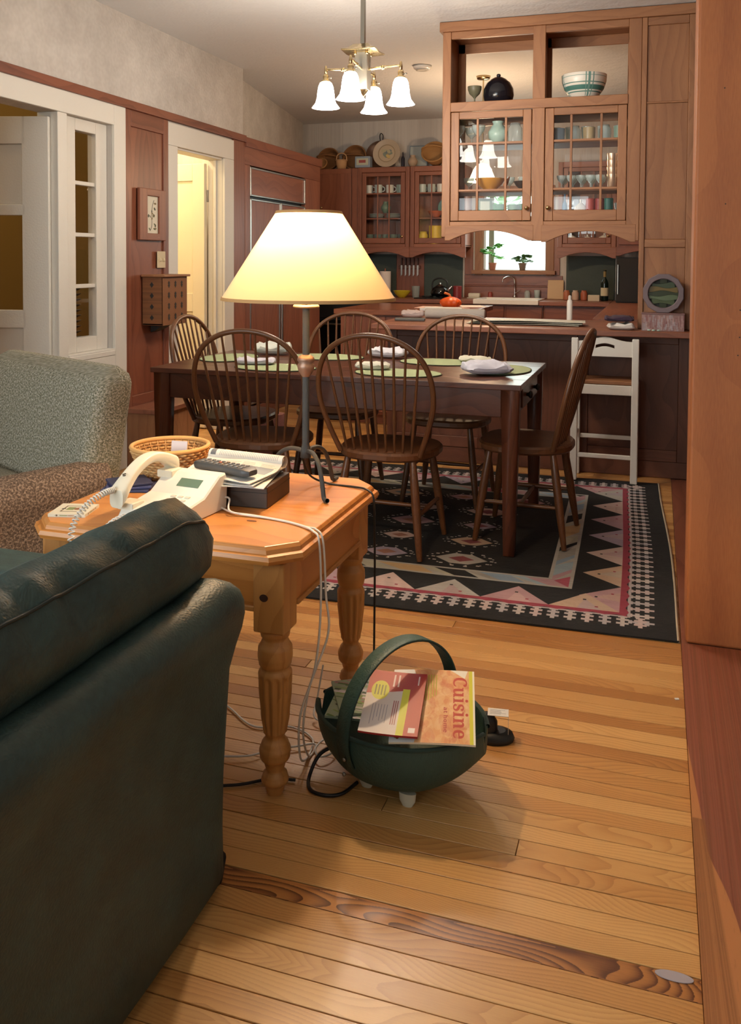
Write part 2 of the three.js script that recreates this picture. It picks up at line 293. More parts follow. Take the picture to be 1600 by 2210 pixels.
// ---- cream door standing open inside the lit room
{
  const d = thing('door_2', 'cream two-panel door standing open inside the lit room', 'door', [XL - 0.13, 0, -6.02], PI / 2 - 0.12);
  d.userData.kind = 'structure';
  const W = 0.68, part = (a, b, y0, y1, t = 0.036) => bc(-t / 2, t / 2, y0, y1, -b, -a);
  obj('leaf', merge(part(0, 0.11, 0.01, 2.03), part(W - 0.11, W, 0.01, 2.03), part(0.11, W - 0.11, 1.9, 2.03), part(0.11, W - 0.11, 0.9, 1.04), part(0.11, W - 0.11, 0.01, 0.22)), M.cream, d);
  obj('panel', part(0.11, W - 0.11, 1.04, 1.9, 0.014), M.cream, d);
  obj('panel', part(0.11, W - 0.11, 0.22, 0.9, 0.014), M.cream, d);
  obj('hinge', bar([0.02, 1.74, 0.004], [0.02, 1.83, 0.004], 0.009), M.pewter, d);
  obj('knob', lathe([[0, 0], [0.02, 0.01], [0.026, 0.03], [0.02, 0.045], [0, 0.05]], 16).rotateZ(-PI / 2).translate(0.02, 0.97, -W + 0.06), M.brass, d);
  const t = single('hanging_coat', loft(Array.from({ length: 9 }, (_, j) => Array.from({ length: 14 }, (_, i) => { const q = 2 * PI * i / 14, s = 0.5 + 0.5 * Math.sin(PI * Math.min(1, j / 5) / 2); return V(-4.62 + 0.05 * s * Math.cos(q) + 0.04, 1.66 - j * 0.085, -5.62 + 0.13 * s * Math.sin(q) * (1 + 0.1 * Math.sin(3 * q))); }))), plain('#6d5a45', 0.9), 'brown coat hanging on the cream wall of the lit room', 'coat');
}
// light inside the lit room: a globe on its ceiling
{
  const g = thing('hall_ceiling_lamp', 'round glowing ceiling lamp in the lit room behind the doorway', 'lamp', [-4.0, HC, -5.72]);
  obj('base', lathe([[0, 0], [0.09, 0], [0.09, -0.03], [0, -0.03]], 24), M.brass, g);
  obj('globe', lathe([[0, -0.18], [0.06, -0.17], [0.1, -0.13], [0.12, -0.09], [0.1, -0.04], [0.07, -0.03]], 24), std({ color: '#fff2d8', emissive: rgbm(255, 224, 170), emissiveIntensity: 2.5 }), g);
  const l = new THREE.PointLight(rgbm(255, 228, 182), 4.6); l.position.set(0, -0.11, 0); l.shadow.radius = 4; l.castShadow = true; g.add(l);
}
{
  const g = thing('added_den_lamp', 'unseen lamp added under the ceiling to brighten the dim olive room', 'lamp', [-4.6, HC, -3.5]);  // unseen lamp, added so the den does not stay black
  obj('base', lathe([[0, 0], [0.12, 0], [0.12, -0.02], [0, -0.02]], 24), M.brass, g);
  obj('bowl', lathe([[0, -0.12], [0.08, -0.11], [0.14, -0.07], [0.16, -0.02]], 28), std({ color: '#fff2d8', emissive: rgbm(255, 214, 150), emissiveIntensity: 1.2 }), g);
  const l = new THREE.PointLight(rgbm(255, 214, 150), 2.2); l.position.set(0, -0.07, 0); l.shadow.radius = 4; l.castShadow = true; g.add(l);
}
// ---- sidelight window beside the open door
{
  const w = thing('window_1', 'narrow white four-pane sidelight window beside the open door', 'window', [XL - 0.06, 0, -4.39]);
  w.userData.kind = 'structure';
  const z0 = -0.218, z1 = 0.218;      // local z, world z = -4.39 + z ; pane opening is nearer the door
  obj('window_frame', merge(bc(-0.03, 0.03, 0.76, 2.11, z0, -0.11), bc(-0.03, 0.03, 0.76, 2.11, 0.085, z1), bc(-0.03, 0.03, 2.04, 2.11, -0.11, 0.085, { grain: 'z' }), bc(-0.03, 0.03, 0.76, 0.845, -0.11, 0.085, { grain: 'z' })), M.white, w);
  for (let i = 1; i < 4; i++) obj('muntin', bc(-0.02, 0.02, 0.845 + i * 0.299 - 0.012, 0.845 + i * 0.299 + 0.012, -0.11, 0.085, { grain: 'z' }), M.white, w);
  for (let i = 0; i < 4; i++) obj('pane', clean(new THREE.PlaneGeometry(0.193, 0.28)).rotateY(PI / 2).translate(0, 0.995 + i * 0.299, -0.0125), M.glass, w);
  obj('window_sill', bc(0.0, 0.085, 0.72, 0.75, z0, z1, { grain: 'z' }), M.white, w);
  const bl = thing('window_blind', 'grey slatted blind behind the lowest sidelight pane', 'blind', [XL - 0.16, 0, -4.36]);
  for (let i = 0; i < 11; i++) obj('slat', box(0.03, 0.0025, 0.3, 0, 0.8 + i * 0.032, 0, { b: 0, rz: 0.5 }), plain('#6f6a5c', 0.7), bl);
  obj('cord', merge(bar([0, 0.78, -0.1], [0, 2.1, -0.1], 0.0015, 6), bar([0, 0.78, 0.1], [0, 2.1, 0.1], 0.0015, 6)), plain('#8b8575', 0.8), bl);
}
// ---- kitchen window
{
  const w = thing('window_2', 'bright wood-framed kitchen window over the sink', 'window', [-1.42, 0, ZB]);
  w.userData.kind = 'structure';
  obj('window_frame', merge(bc(-0.41, -0.33, 1.15, 2.08, -0.01, 0.022), bc(0.33, 0.41, 1.15, 2.08, -0.01, 0.022), bc(-0.33, 0.33, 2.0, 2.08, -0.01, 0.022), bc(-0.34, -0.32, 1.21, 2.0, -0.13, 0), bc(0.32, 0.34, 1.21, 2.0, -0.13, 0), bc(-0.34, 0.34, 1.98, 2.0, -0.13, 0)), M.cherry, w);
  obj('window_sill', bc(-0.43, 0.43, 1.165, 1.205, -0.13, 0.09), M.cherry, w);
  obj('pane', pane(-0.32, 0.32, 1.21, 1.98, -0.108), M.glass, w);
}
// the two windows of the sitting place, behind and beside the camera
function sashWindow(name, label, p, turn, W) {
  const w = thing(name, label, 'window', p, turn); w.userData.kind = 'structure'; const h = W / 2;
  obj('window_frame', merge(bc(-h, h, 0.8, 0.86, -0.05, 0.05), bc(-h, h, 2.24, 2.3, -0.05, 0.05), ...[-h + 0.03, 0, h - 0.03].map((x) => bc(x - 0.03, x + 0.03, 0.86, 2.24, -0.05, 0.05))), M.white, w);
  for (const [a, b] of [[-h + 0.06, -0.03], [0.03, h - 0.06]]) obj('pane', pane(a, b, 0.86, 2.24, 0), M.glass, w);
}
sashWindow('window_3', 'white window in the wall facing the kitchen', [-2.0, 0, ZR + 0.07], 0, 2.0);
sashWindow('window_4', 'white window in the plaster wall beside the sitting place', [XL - 0.06, 0, 1.1], PI / 2, 2.2);
// ---- wall fittings on the panelling
{
  const art = canvasTex(128, 256, (c, w, h) => {
    c.fillStyle = '#d8d2c0'; c.fillRect(0, 0, w, h); c.strokeStyle = '#8a8574'; c.lineWidth = 6; c.strokeRect(3, 3, w - 6, h - 6);
    c.strokeStyle = '#4b4a3c'; c.lineWidth = 5; c.beginPath(); c.moveTo(40, 235); c.bezierCurveTo(90, 190, 30, 120, 85, 30); c.stroke();
    for (let i = 0; i < 16; i++) { c.fillStyle = ['#3d4032', '#5b5f46', '#7a6a4a'][i % 3]; c.beginPath(); c.ellipse(rnd(25, 105), rnd(25, 225), rnd(7, 15), rnd(4, 8), rnd(0, 3), 0, 7); c.fill(); }
  });
  const p = thing('framed_picture', 'small framed botanical print hanging on the wood panelling', 'picture', [XL + 0.02, 1.59, -5.01]);
  obj('frame', merge(bc(0, 0.022, -0.165, 0.165, -0.155, -0.075), bc(0, 0.022, -0.165, 0.165, 0.065, 0.155), bc(0, 0.022, 0.12, 0.165, -0.08, 0.07, { grain: 'z' }), bc(0, 0.022, -0.165, -0.12, -0.08, 0.07, { grain: 'z' })), M.cherryRed, p);
  const g = clean(new THREE.PlaneGeometry(0.145, 0.25)).rotateY(PI / 2).translate(0.009, 0, -0.005);
  obj('print', g, std({ map: art, roughness: 0.7 }), p);
  obj('backing', bc(0.0, 0.008, -0.13, 0.13, -0.08, 0.07), M.cherryRed, p);
  const s = thing('light_switch', 'ivory double switch plate between the picture and the wooden letter box', 'switch', [XL + 0.022, 1.3, -5.13]);
  obj('plate', bc(0, 0.006, -0.055, 0.055, -0.05, 0.05, { b: 0.003 }), plain('#cdbd9a', 0.5), s);
  for (const z of [-0.022, 0.022]) obj('toggle', box(0.014, 0.022, 0.009, 0.01, 0, z, { rz: 0.4 }), plain('#d8caa8', 0.4), s);
  const cut = canvasTex(256, 256, (c, w, h) => {
    c.fillStyle = '#7d4f2c'; c.fillRect(0, 0, w, h);
    for (let i = 0; i < 260; i++) { c.strokeStyle = `rgba(50,25,10,${rnd(0, 0.2)})`; const x = rnd(0, w); c.beginPath(); c.moveTo(x, 0); c.lineTo(x + rnd(-6, 6), h); c.stroke(); }
  });
  const mb = thing('letter_box', 'carved wooden wall box with cut-out leaves hanging under the switch', 'box', [XL + 0.02, 1.04, -5.06]);
  obj('body', merge(bc(0, 0.15, -0.16, -0.145, -0.15, 0.15), bc(0, 0.15, -0.16, 0.15, -0.15, -0.138), bc(0, 0.15, -0.16, 0.15, 0.138, 0.15), bc(0, 0.01, -0.16, 0.15, -0.14, 0.14)), std({ map: cut, roughness: 0.6 }), mb);
  const fr = obj('front', bc(0.14, 0.152, -0.16, 0.15, -0.15, 0.15), std({ map: cut, roughness: 0.6 }), mb);
  for (let i = 0; i < 3; i++) for (let j = 0; j < 4; j++) obj('cut_out', extrude([[0, -0.02], [0.012, -0.004], [0.006, 0.004], [0.012, 0.012], [0, 0.024], [-0.012, 0.012], [-0.006, 0.004], [-0.012, -0.004]], 0.002, 0).rotateY(PI / 2).translate(0.1515, -0.11 + j * 0.07, -0.08 + i * 0.08), M.dark, fr);
  for (let j = 0; j < 4; j++) obj('cut_out', extrude([[0, -0.018], [0.014, 0], [0, 0.018], [-0.014, 0]], 0.002, 0).translate(0.07, -0.11 + j * 0.07, 0.1495), M.dark, mb);
  obj('lid', bc(0, 0.17, 0.15, 0.165, -0.165, 0.165, { grain: 'z' }), M.cherry, mb);
  obj('bracket', extrude([[0, 0], [0.1, 0], [0.03, -0.04], [0, -0.05]], 0.1, 0.002).translate(0, -0.16, -0.05), M.dark, mb);
  const b2 = thing('smoke_detector', 'round white detector on the ceiling beside the chandelier', 'detector', [-1.76, HC, -6.68]);
  obj('body', lathe([[0, -0.034], [0.04, -0.034], [0.066, -0.022], [0.075, 0], [0, 0]], 32), M.ceramic, b2);
  obj('ring', lathe([[0.03, -0.0345], [0.034, -0.038], [0.05, -0.036], [0.052, -0.03]], 32), plain('#b8b4ac', 0.5), b2);
}

// ================================================================ KITCHEN
// a framed glass door of 3 x rows panes; local frame x right, y up, front face at z = 0
function glassDoor(parent, x0, x1, y0, y1, mat, { st = 0.052, rows = [], cols = 3, t = 0.022, mun = 0.014, knob, colX } = {}) {
  const d = obj('door', merge(bc(x0, x0 + st, y0, y1, -t, 0), bc(x1 - st, x1, y0, y1, -t, 0), bc(x0 + st, x1 - st, y1 - st * 0.85, y1, -t, 0), bc(x0 + st, x1 - st, y0, y0 + st * 1.25, -t, 0)), mat, parent);
  const gx0 = x0 + st, gx1 = x1 - st, gy0 = y0 + st * 1.25, gy1 = y1 - st * 0.85;
  const xs = [gx0, ...(colX || Array.from({ length: cols - 1 }, (_, i) => mix(gx0, gx1, (i + 1) / cols))), gx1], ys = [gy0, ...rows, gy1];
  for (let i = 1; i < xs.length - 1; i++) obj('muntin', bc(xs[i] - mun / 2, xs[i] + mun / 2, gy0, gy1, -t * 0.8, -0.002, { b: 0.002 }), mat, d);
  for (let j = 1; j < ys.length - 1; j++) obj('muntin', bc(gx0, gx1, ys[j] - mun / 2, ys[j] + mun / 2, -t * 0.75, -0.003, { b: 0.002 }), mat, d);
  for (let i = 0; i < xs.length - 1; i++) for (let j = 0; j < ys.length - 1; j++) obj('pane', pane(xs[i] + 0.004, xs[i + 1] - 0.004, ys[j] + 0.004, ys[j + 1] - 0.004, -t * 0.5), M.glass, d);
  if (knob) obj('knob', lathe([[0, 0.028], [0.01, 0.026], [0.014, 0.018], [0.009, 0.008], [0.006, 0], [0, 0]], 16).rotateX(PI / 2).translate(knob[0], knob[1], 0), M.brass, d);
  return d;
}
// valance with a shallow arch cut into its lower edge
function archBoard(x0, x1, yb, yt, rise, t = 0.02, foot = 0.03) {
  const pts = [[x0, yt], [x0, yb], [x0 + foot, yb]]; const n = 20;
  for (let i = 0; i <= n; i++) { const q = i / n; pts.push([mix(x0 + foot, x1 - foot, q), yb + rise * (1 - Math.pow(2 * q - 1, 2))]); }
  pts.push([x1 - foot, yb], [x1, yb], [x1, yt]);
  return uvm(extrude(pts.reverse(), t, 0.002), 'x', 0.3, 0.7).translate(0, 0, -t);
}
// ---- hanging glass cabinet over the peninsula
const ZC = -5.5;
{
  const c = thing('hanging_cabinet', 'hanging cherry cabinet with open cubbies above two glass doors', 'cabinet', [0, 0, ZC]);
  const D = 0.36, m = M.cherry;
  obj('crown', bc(-1.335, 0.19, 2.745, 2.806, -D, 0.012), m, c);
  obj('side', bc(-1.315, -1.262, 1.455, 2.745, -0.03, 0), m, c);
  obj('side', bc(-1.315, -1.290, 1.46, 2.745, -D, -0.03), m, c);
  obj('stile', bc(-0.748, -0.672, 1.43, 2.745, -0.03, 0), m, c);
  obj('divider', bc(-0.722, -0.698, 1.53, 2.745, -D, -0.03), m, c);
  obj('stile', bc(-0.183, -0.109, 1.43, 2.745, -0.03, 0), m, c);
  obj('side', bc(-0.15, -0.112, 1.46, 2.745, -D, -0.03), m, c);
  obj('rail', bc(-1.262, -0.183, 2.243, 2.302, -0.03, 0.004), m, c);
  obj('rail', bc(-1.262, -0.183, 2.70, 2.745, -0.03, -0.004), m, c);
  obj('shelf', bc(-1.29, -0.15, 2.285, 2.303, -D, -0.03, { du: 0 }), m, c);
  obj('back_stile', merge(bc(-1.29, -1.24, 1.5, 2.745, -D, -D + 0.02), bc(-0.75, -0.672, 1.5, 2.745, -D, -D + 0.02), bc(-0.2, -0.15, 1.5, 2.745, -D, -D + 0.02), bc(-1.29, -0.15, 2.68, 2.745, -D, -D + 0.02), bc(-1.29, -0.15, 2.2, 2.30, -D, -D + 0.02), bc(-1.29, -0.15, 1.53, 1.6, -D, -D + 0.02)), m, c);
  obj('rail', bc(-1.262, -0.183, 1.525, 1.552, -0.029, -0.003), m, c);
  obj('bottom', bc(-1.29, -0.15, 1.53, 1.55, -D, -0.03), m, c);
  obj('shelf', bc(-1.288, -0.724, 1.735, 1.753, -D + 0.03, -0.045), m, c);
  obj('shelf', bc(-0.696, -0.152, 1.735, 1.753, -D + 0.03, -0.045), m, c);
  obj('shelf', bc(-1.288, -0.724, 2.032, 2.048, -D + 0.03, -0.045), m, c);
  obj('shelf', bc(-0.696, -0.152, 2.032, 2.048, -D + 0.03, -0.045), m, c);
  obj('valance', archBoard(-1.29, -0.735, 1.435, 1.526, 0.062), m, c);
  obj('valance', archBoard(-0.683, -0.13, 1.425, 1.526, 0.066), m, c);
  glassDoor(c, -1.258, -0.752, 1.556, 2.24, m, { rows: [1.748, 2.041], colX: [-1.088, -0.91], knob: [-0.775, 1.632] });
  glassDoor(c, -0.668, -0.187, 1.553, 2.24, m, { rows: [1.748, 2.041], colX: [-0.512, -0.335], knob: [-0.645, 1.632] });
  // plain glass at the kitchen side
  obj('back_pane', pane(-1.24, -0.75, 1.6, 2.2, -D + 0.01), M.glass, c);
  obj('back_pane', pane(-0.672, -0.2, 1.6, 2.2, -D + 0.01), M.glass, c);
  // tall panelled end cupboard
  const t = thing('tall_panel_cupboard', 'tall narrow cherry cupboard of three recessed panels beside the glass cabinet', 'cupboard', [0.047, 0.906, ZC]);
  const X0 = -0.155, X1 = 0.162, H = 1.838;
  obj('body', bc(X0, X1, 0, H, -D, -0.02, { grain: 'y' }), m, t);
  obj('stile', bc(X0, X0 + 0.03, 0, H, -0.02, 0.004), m, t); obj('stile', bc(X1 - 0.055, X1, 0, H, -0.02, 0.004), m, t);
  for (const [a, b] of [[0, 0.03], [0.485, 0.533], [1.333, 1.343], [1.79, H]]) obj('rail', bc(X0 + 0.03, X1 - 0.055, a, b, -0.02, 0), m, t);
  for (const [a, b] of [[0.03, 0.485], [0.533, 1.333], [1.343, 1.79]]) obj('panel', bc(X0 + 0.03, X1 - 0.055, a, b, -0.02, -0.007, { grain: 'y' }), m, t);
}
// ---- peninsula
{
  const p = thing('peninsula', 'cherry panelled peninsula below the hanging glass cabinet', 'counter base', [-0.75, 0, -5.57]);
  const m = M.cherryDark;
  obj('body', bc(-0.94, 0.95, 0.1, 0.869, -0.6, -0.02, { grain: 'y' }), m, p);
  obj('plinth', bc(-0.94, 0.95, 0, 0.1, -0.58, -0.005), m, p);
  for (const x of [-0.94, -0.33, 0.29, 0.88]) obj('stile', bc(x, x + 0.065, 0.1, 0.869, -0.02, 0), m, p);
  for (const [a, b] of [[-0.875, -0.33], [-0.265, 0.29], [0.355, 0.88]]) {
    obj('rail', bc(a, b, 0.1, 0.17, -0.02, 0), m, p); obj('rail', bc(a, b, 0.81, 0.869, -0.02, 0), m, p);
    obj('panel', bc(a, b, 0.17, 0.81, -0.02, -0.009, { grain: 'y', b: 0.002 }), m, p);
  }
  single('peninsula_counter', bc(-0.96, 0.965, -0.0175, 0.0175, -0.44, 0.44, { b: 0.006 }), M.cherryRed, 'long red-brown wooden countertop of the peninsula', 'countertop', [-0.76, 0.8875, -5.74]);
}
// ---- refrigerator bank on the left wall
{
  const f = thing('panelled_refrigerator', 'built-in refrigerator with wood panels in metal frames', 'refrigerator', [XL, 0, -7.13]);
  const m = M.cherryRed;
  obj('surround', merge(bc(-0.55, 0.02, 2.06, 2.25, -0.9, 0.74, { grain: 'z' }), bc(-0.55, 0.02, 0, 2.06, 0.65, 0.74), bc(-0.55, 0.02, 0, 2.06, -0.9, -0.52), bc(-0.55, 0.02, 0, 0.1, -0.52, 0.65, { grain: 'z' })), m, f);
  obj('rail', bc(0, 0.035, 2.2, 2.275, -0.92, 0.74, { grain: 'z' }), M.panelRed, f);
  const fr = (z0, z1, y0, y1) => merge(bc(0, 0.024, y0, y1, z0, z0 + 0.022, { grain: 'y' }), bc(0, 0.024, y0, y1, z1 - 0.022, z1, { grain: 'y' }), bc(0, 0.024, y0, y0 + 0.014, z0, z1), bc(0, 0.024, y1 - 0.014, y1, z0, z1));
  for (const [z0, z1, y0, y1] of [[-0.52, 0.65, 1.815, 2.05], [0.04, 0.65, 0.12, 1.795], [-0.52, 0.036, 0.12, 1.795]]) {
    const d = obj('door', bc(-0.02, 0.014, y0 + 0.01, y1 - 0.01, z0 + 0.01, z1 - 0.01, { grain: y1 > 2 ? 'z' : 'y' }), m, f);
    obj('metal_frame', fr(z0, z1, y0, y1), M.steel, d);
  }
  obj('gap', bc(-0.3, -0.021, 0.1, 2.06, -0.52, 0.65, { b: 0 }), M.black, f);
  obj('handle', merge(bar([0.05, 0.5, 0.075], [0.05, 1.55, 0.075], 0.011), bar([0.02, 0.6, 0.075], [0.05, 0.6, 0.075], 0.008), bar([0.02, 1.45, 0.075], [0.05, 1.45, 0.075], 0.008)), M.steel, f);
  // tall corner cupboard at the end of the bank
  const p = thing('corner_pantry', 'plain cherry corner cupboard between refrigerator and glass cupboards', 'cupboard', [-3.27, 0, -8.9]);
  obj('body', bc(-0.3, 0.235, 0.95, 2.275, -0.28, 0), M.cherryRed, p);
  obj('door', merge(bc(-0.2, 0.16, 1.38, 2.22, 0, 0.018)), M.cherryRed, p);
  obj('stile', bc(0.17, 0.235, 0.95, 2.275, 0, 0.02), M.cherryRed, p); obj('stile', bc(-0.28, -0.21, 0.95, 2.275, 0, 0.02), M.cherryRed, p);
  obj('knob', lathe([[0, 0.03], [0.012, 0.026], [0.012, 0.016], [0.006, 0.01], [0.006, 0], [0, 0]], 14).rotateX(PI / 2).translate(-0.17, 1.86, 0.018), M.brass, p);
}
// ---- glass-fronted wall cupboards on the back wall
function wallCupboard(x0, x1, label, z = -8.87, dep = 0.33, y0 = 1.335) {
  const c = thing('wall_cupboard', label, 'cupboard', [(x0 + x1) / 2, 0, z]); const w = (x1 - x0) / 2 - 0.001, m = M.cherryRed;
  obj('body', merge(bc(-w, w, 2.25, 2.277, -dep, -0.02), bc(-w, -w + 0.02, 1.45, 2.25, -dep, -0.02), bc(w - 0.02, w, 1.45, 2.25, -dep, -0.02), bc(-w, w, 1.445, 1.465, -dep, -0.02), bc(-w + 0.02, w - 0.02, 1.46, 2.25, -dep, -dep + 0.012)), m, c);
  obj('face_frame', merge(bc(-w, -w + 0.045, 1.44, 2.277, -0.02, 0), bc(w - 0.045, w, 1.44, 2.277, -0.02, 0), bc(-w + 0.045, w - 0.045, 2.222, 2.277, -0.02, 0), bc(-w + 0.045, w - 0.045, 1.44, 1.475, -0.02, 0)), m, c);
  for (const y of [1.74, 2.0]) obj('shelf', bc(-w + 0.02, w - 0.02, y - 0.008, y + 0.008, -dep + 0.012, -0.05), M.cherryRed, c);
  obj('valance', archBoard(-w, w, y0, 1.44, 0.058), m, c);
  glassDoor(c, -w + 0.05, w - 0.05, 1.478, 2.219, m, { st: 0.046, rows: [2.0], mun: 0.012, knob: [w - 0.075, 1.55] });
  return c;
}
wallCupboard(-3.035, -2.462, 'glass-fronted wall cupboard of white mugs next to the corner pantry');
wallCupboard(-2.458, -1.868, 'glass-fronted wall cupboard of bowls and yellow tins beside the sink window');
wallCupboard(-0.944, -0.384, 'glass-fronted wall cupboard on the far side of the sink window');
{
  const c = thing('corner_wall_cupboard', 'plain red-brown wall cupboard at the end of the back wall', 'cupboard', [-0.08, 0, -8.6]);
  obj('body', bc(-0.29, 0.28, 1.44, 2.277, -0.6, -0.02), M.panelRed, c); obj('door', bc(-0.27, 0.27, 1.46, 2.25, -0.02, 0), M.panelRed, c);
  obj('valance', archBoard(-0.29, 0.28, 1.36, 1.44, 0.05), M.panelRed, c);
}
// ---- base cupboards and worktops
function baseUnit(name, label, x0, x1, z0, z1, doors, mat) {          // front towards +z
  const b = thing(name, label, 'base cupboard', [(x0 + x1) / 2, 0, z1]); const w = (x1 - x0) / 2 - 0.001, d = z1 - z0;
  obj('body', bc(-w, w, 0.09, 0.874, -d, -0.02, { grain: 'y' }), mat, b); obj('plinth', bc(-w, w, 0, 0.09, -d, -0.07), M.panelRed, b);
  for (let i = 0; i < doors; i++) {
    const a = -w + 2 * w * i / doors + 0.012, e = -w + 2 * w * (i + 1) / doors - 0.012;
    obj('drawer', bc(a, e, 0.72, 0.86, -0.02, 0), mat, b); const dr = obj('door', bc(a, e, 0.11, 0.7, -0.02, 0, { grain: 'y' }), mat, b);
    obj('knob', lathe([[0, 0.024], [0.012, 0.02], [0.006, 0.008], [0.006, 0], [0, 0]], 12).rotateX(PI / 2).translate(e - 0.04, 0.64, 0), M.brass, dr);
  }
  return b;
}
baseUnit('base_cupboard', 'red-brown base cupboard under the dark splashback', -2.74, -1.78, -9.18, -8.6, 2, M.cherryRed);
baseUnit('base_cupboard', 'red-brown base cupboard under the white sink', -1.78, -1.04, -9.18, -8.6, 2, M.panelRed);
baseUnit('base_cupboard', 'red-brown base cupboard at the window end of the back run', -1.04, -0.44, -9.18, -8.6, 1, M.panelRed);
{
  const o = thing('wall_oven', 'black built-in oven at the corner of the kitchen', 'oven', [-3.08, 0, -8.6]);
  obj('body', bc(-0.33, 0.33, 0, 0.873, -0.56, -0.01), M.dark, o); obj('door', bc(-0.31, 0.31, 0.1, 0.68, -0.01, 0.02), phys({ color: '#0b0b0c', roughness: 0.15 }), o);
  obj('control_panel', bc(-0.31, 0.31, 0.7, 0.86, -0.01, 0.015), M.black, o);
  obj('handle', merge(bar([-0.26, 0.64, 0.05], [0.26, 0.64, 0.05], 0.009), bar([-0.22, 0.64, 0.02], [-0.22, 0.64, 0.05], 0.006), bar([0.22, 0.64, 0.02], [0.22, 0.64, 0.05], 0.006)), M.steel, o);
  single('back_worktop', merge(bc(-3.42, -1.72, 0.876, 0.915, -9.19, -8.56), bc(-1.08, -0.42, 0.876, 0.915, -9.19, -8.56), bc(-1.72, -1.08, 0.876, 0.915, -9.19, -9.08)), M.cherryRed, 'wooden worktop along the back wall around the sink', 'worktop');
  single('side_worktop', bc(-0.415, 0.21, 0.876, 0.915, -9.19, -6.2, { grain: 'z' }), M.cherryRed, 'wooden worktop running from the peninsula to the back wall', 'worktop');
  const sb = thing('side_base_cupboard', 'red-brown cupboards below the side worktop', 'base cupboard', [-0.395, 0, -7.7]);
  obj('body', bc(0, 0.6, 0.09, 0.874, -1.4, 1.49, { grain: 'y' }), M.panelRed, sb); obj('plinth', bc(0.06, 0.6, 0, 0.09, -1.4, 1.49), M.panelRed, sb);
  for (let i = 0; i < 3; i++) obj('door', bc(-0.018, 0, 0.11, 0.86, -1.3 + i * 0.93 + 0.01, -0.38 + i * 0.93 - 0.01, { grain: 'y' }), M.panelRed, sb);
  // white sink set in the worktop
  const s = thing('kitchen_sink', 'white ceramic sink under the kitchen window', 'sink', [-1.4, 0.915, -8.82]);
  obj('basin', merge(bc(-0.318, 0.318, -0.035, 0.012, 0.2, 0.28), bc(-0.318, 0.318, -0.035, 0.012, -0.25, -0.2), bc(-0.318, -0.27, -0.035, 0.012, -0.2, 0.2), bc(0.27, 0.318, -0.035, 0.012, -0.2, 0.2), bc(-0.3, 0.3, -0.036, -0.03, -0.24, 0.24)), M.ceramic, s);
  const fa = thing('kitchen_faucet', 'slim arched chrome tap behind the sink', 'tap', [-1.40, 0.915, -9.13]);
  obj('spout', tube([[0, 0, 0], [0, 0.15, 0], [-0.01, 0.21, 0.02], [-0.06, 0.225, 0.07], [-0.1, 0.2, 0.12], [-0.105, 0.17, 0.125]], 0.008, 30, 10), M.chrome, fa);
  obj('base', lathe([[0, 0], [0.022, 0], [0.018, 0.03], [0.01, 0.04]], 16), M.chrome, fa); obj('lever', bar([0, 0.05, 0], [0.06, 0.09, 0.02], [0.006, 0.004]), M.chrome, fa);
  // island
  const il = thing('kitchen_island', 'reddish kitchen island base behind the peninsula', 'island', [-1.905, 0, -7.12]);
  obj('body', bc(-0.5, 0.5, 0.08, 0.874, -0.48, 0.48, { grain: 'y' }), M.panelRed, il); obj('plinth', bc(-0.46, 0.46, 0, 0.08, -0.44, 0.44), M.panelRed, il);
  for (let i = 0; i < 8; i++) obj('board', bc(-0.5 + i * 0.125 + 0.001, -0.375 + i * 0.125 - 0.001, 0.1, 0.86, 0.48, 0.492, { grain: 'y' }), M.panelRed, il);
  single('island_worktop', bc(-0.545, 0.545, -0.02, 0.02, -0.53, 0.53), phys({ map: M.cherryRed.map, roughness: 0.25 }), 'polished wooden worktop of the kitchen island', 'worktop', [-1.905, 0.895, -7.12]);
  // splashbacks and window apron
  const sp = thing('splashback', 'dark green slate splashback with a wooden middle panel behind the stove', 'splashback', [-2.45, 0.917, ZB]);
  obj('slab', bc(-0.585, -0.24, 0, 0.45, 0, 0.014), M.slate, sp); obj('slab', bc(0.07, 0.49, 0, 0.45, 0, 0.014), M.slate, sp); obj('wood_panel', bc(-0.24, 0.07, 0, 0.45, 0, 0.016), M.panelRed, sp);
  const s2 = single('splashback', bc(-0.24, 0.24, 0, 0.44, 0, 0.014), M.slate, 'dark green slate splashback by the wine bottle', 'splashback', [-0.645, 0.917, ZB]);
  const ap = thing('window_apron', 'red-brown boards below the kitchen window', 'boards', [-1.43, 0.917, ZB]);
  obj('board', bc(-0.51, 0.51, 0.13, 0.235, 0, 0.016), M.panelRed, ap); obj('board', bc(-0.51, 0.51, 0, 0.118, 0, 0.02), M.panelRed, ap); obj('ledge', bc(-0.51, 0.51, 0.118, 0.13, 0, 0.032), M.panelRed, ap);
  obj('side_board', bc(-0.51, -0.42, 0.24, 0.72, 0, 0.016), M.cherryRed, ap); obj('side_board', bc(0.42, 0.48, 0.24, 0.72, 0, 0.016), M.cherryRed, ap);
  const fz = thing('black_appliance', 'tall narrow black appliance at the end of the back worktop', 'appliance', [-0.27, 0.915, -8.86]);
  obj('body', bc(-0.1, 0.13, 0, 0.43, -0.22, 0.22), M.black, fz); obj('door', bc(-0.095, 0.125, 0.01, 0.42, 0.22, 0.235), phys({ color: '#17110f', roughness: 0.6 }), fz); obj('handle', bc(-0.088, -0.078, 0.08, 0.36, 0.235, 0.25), M.steel, fz);
}
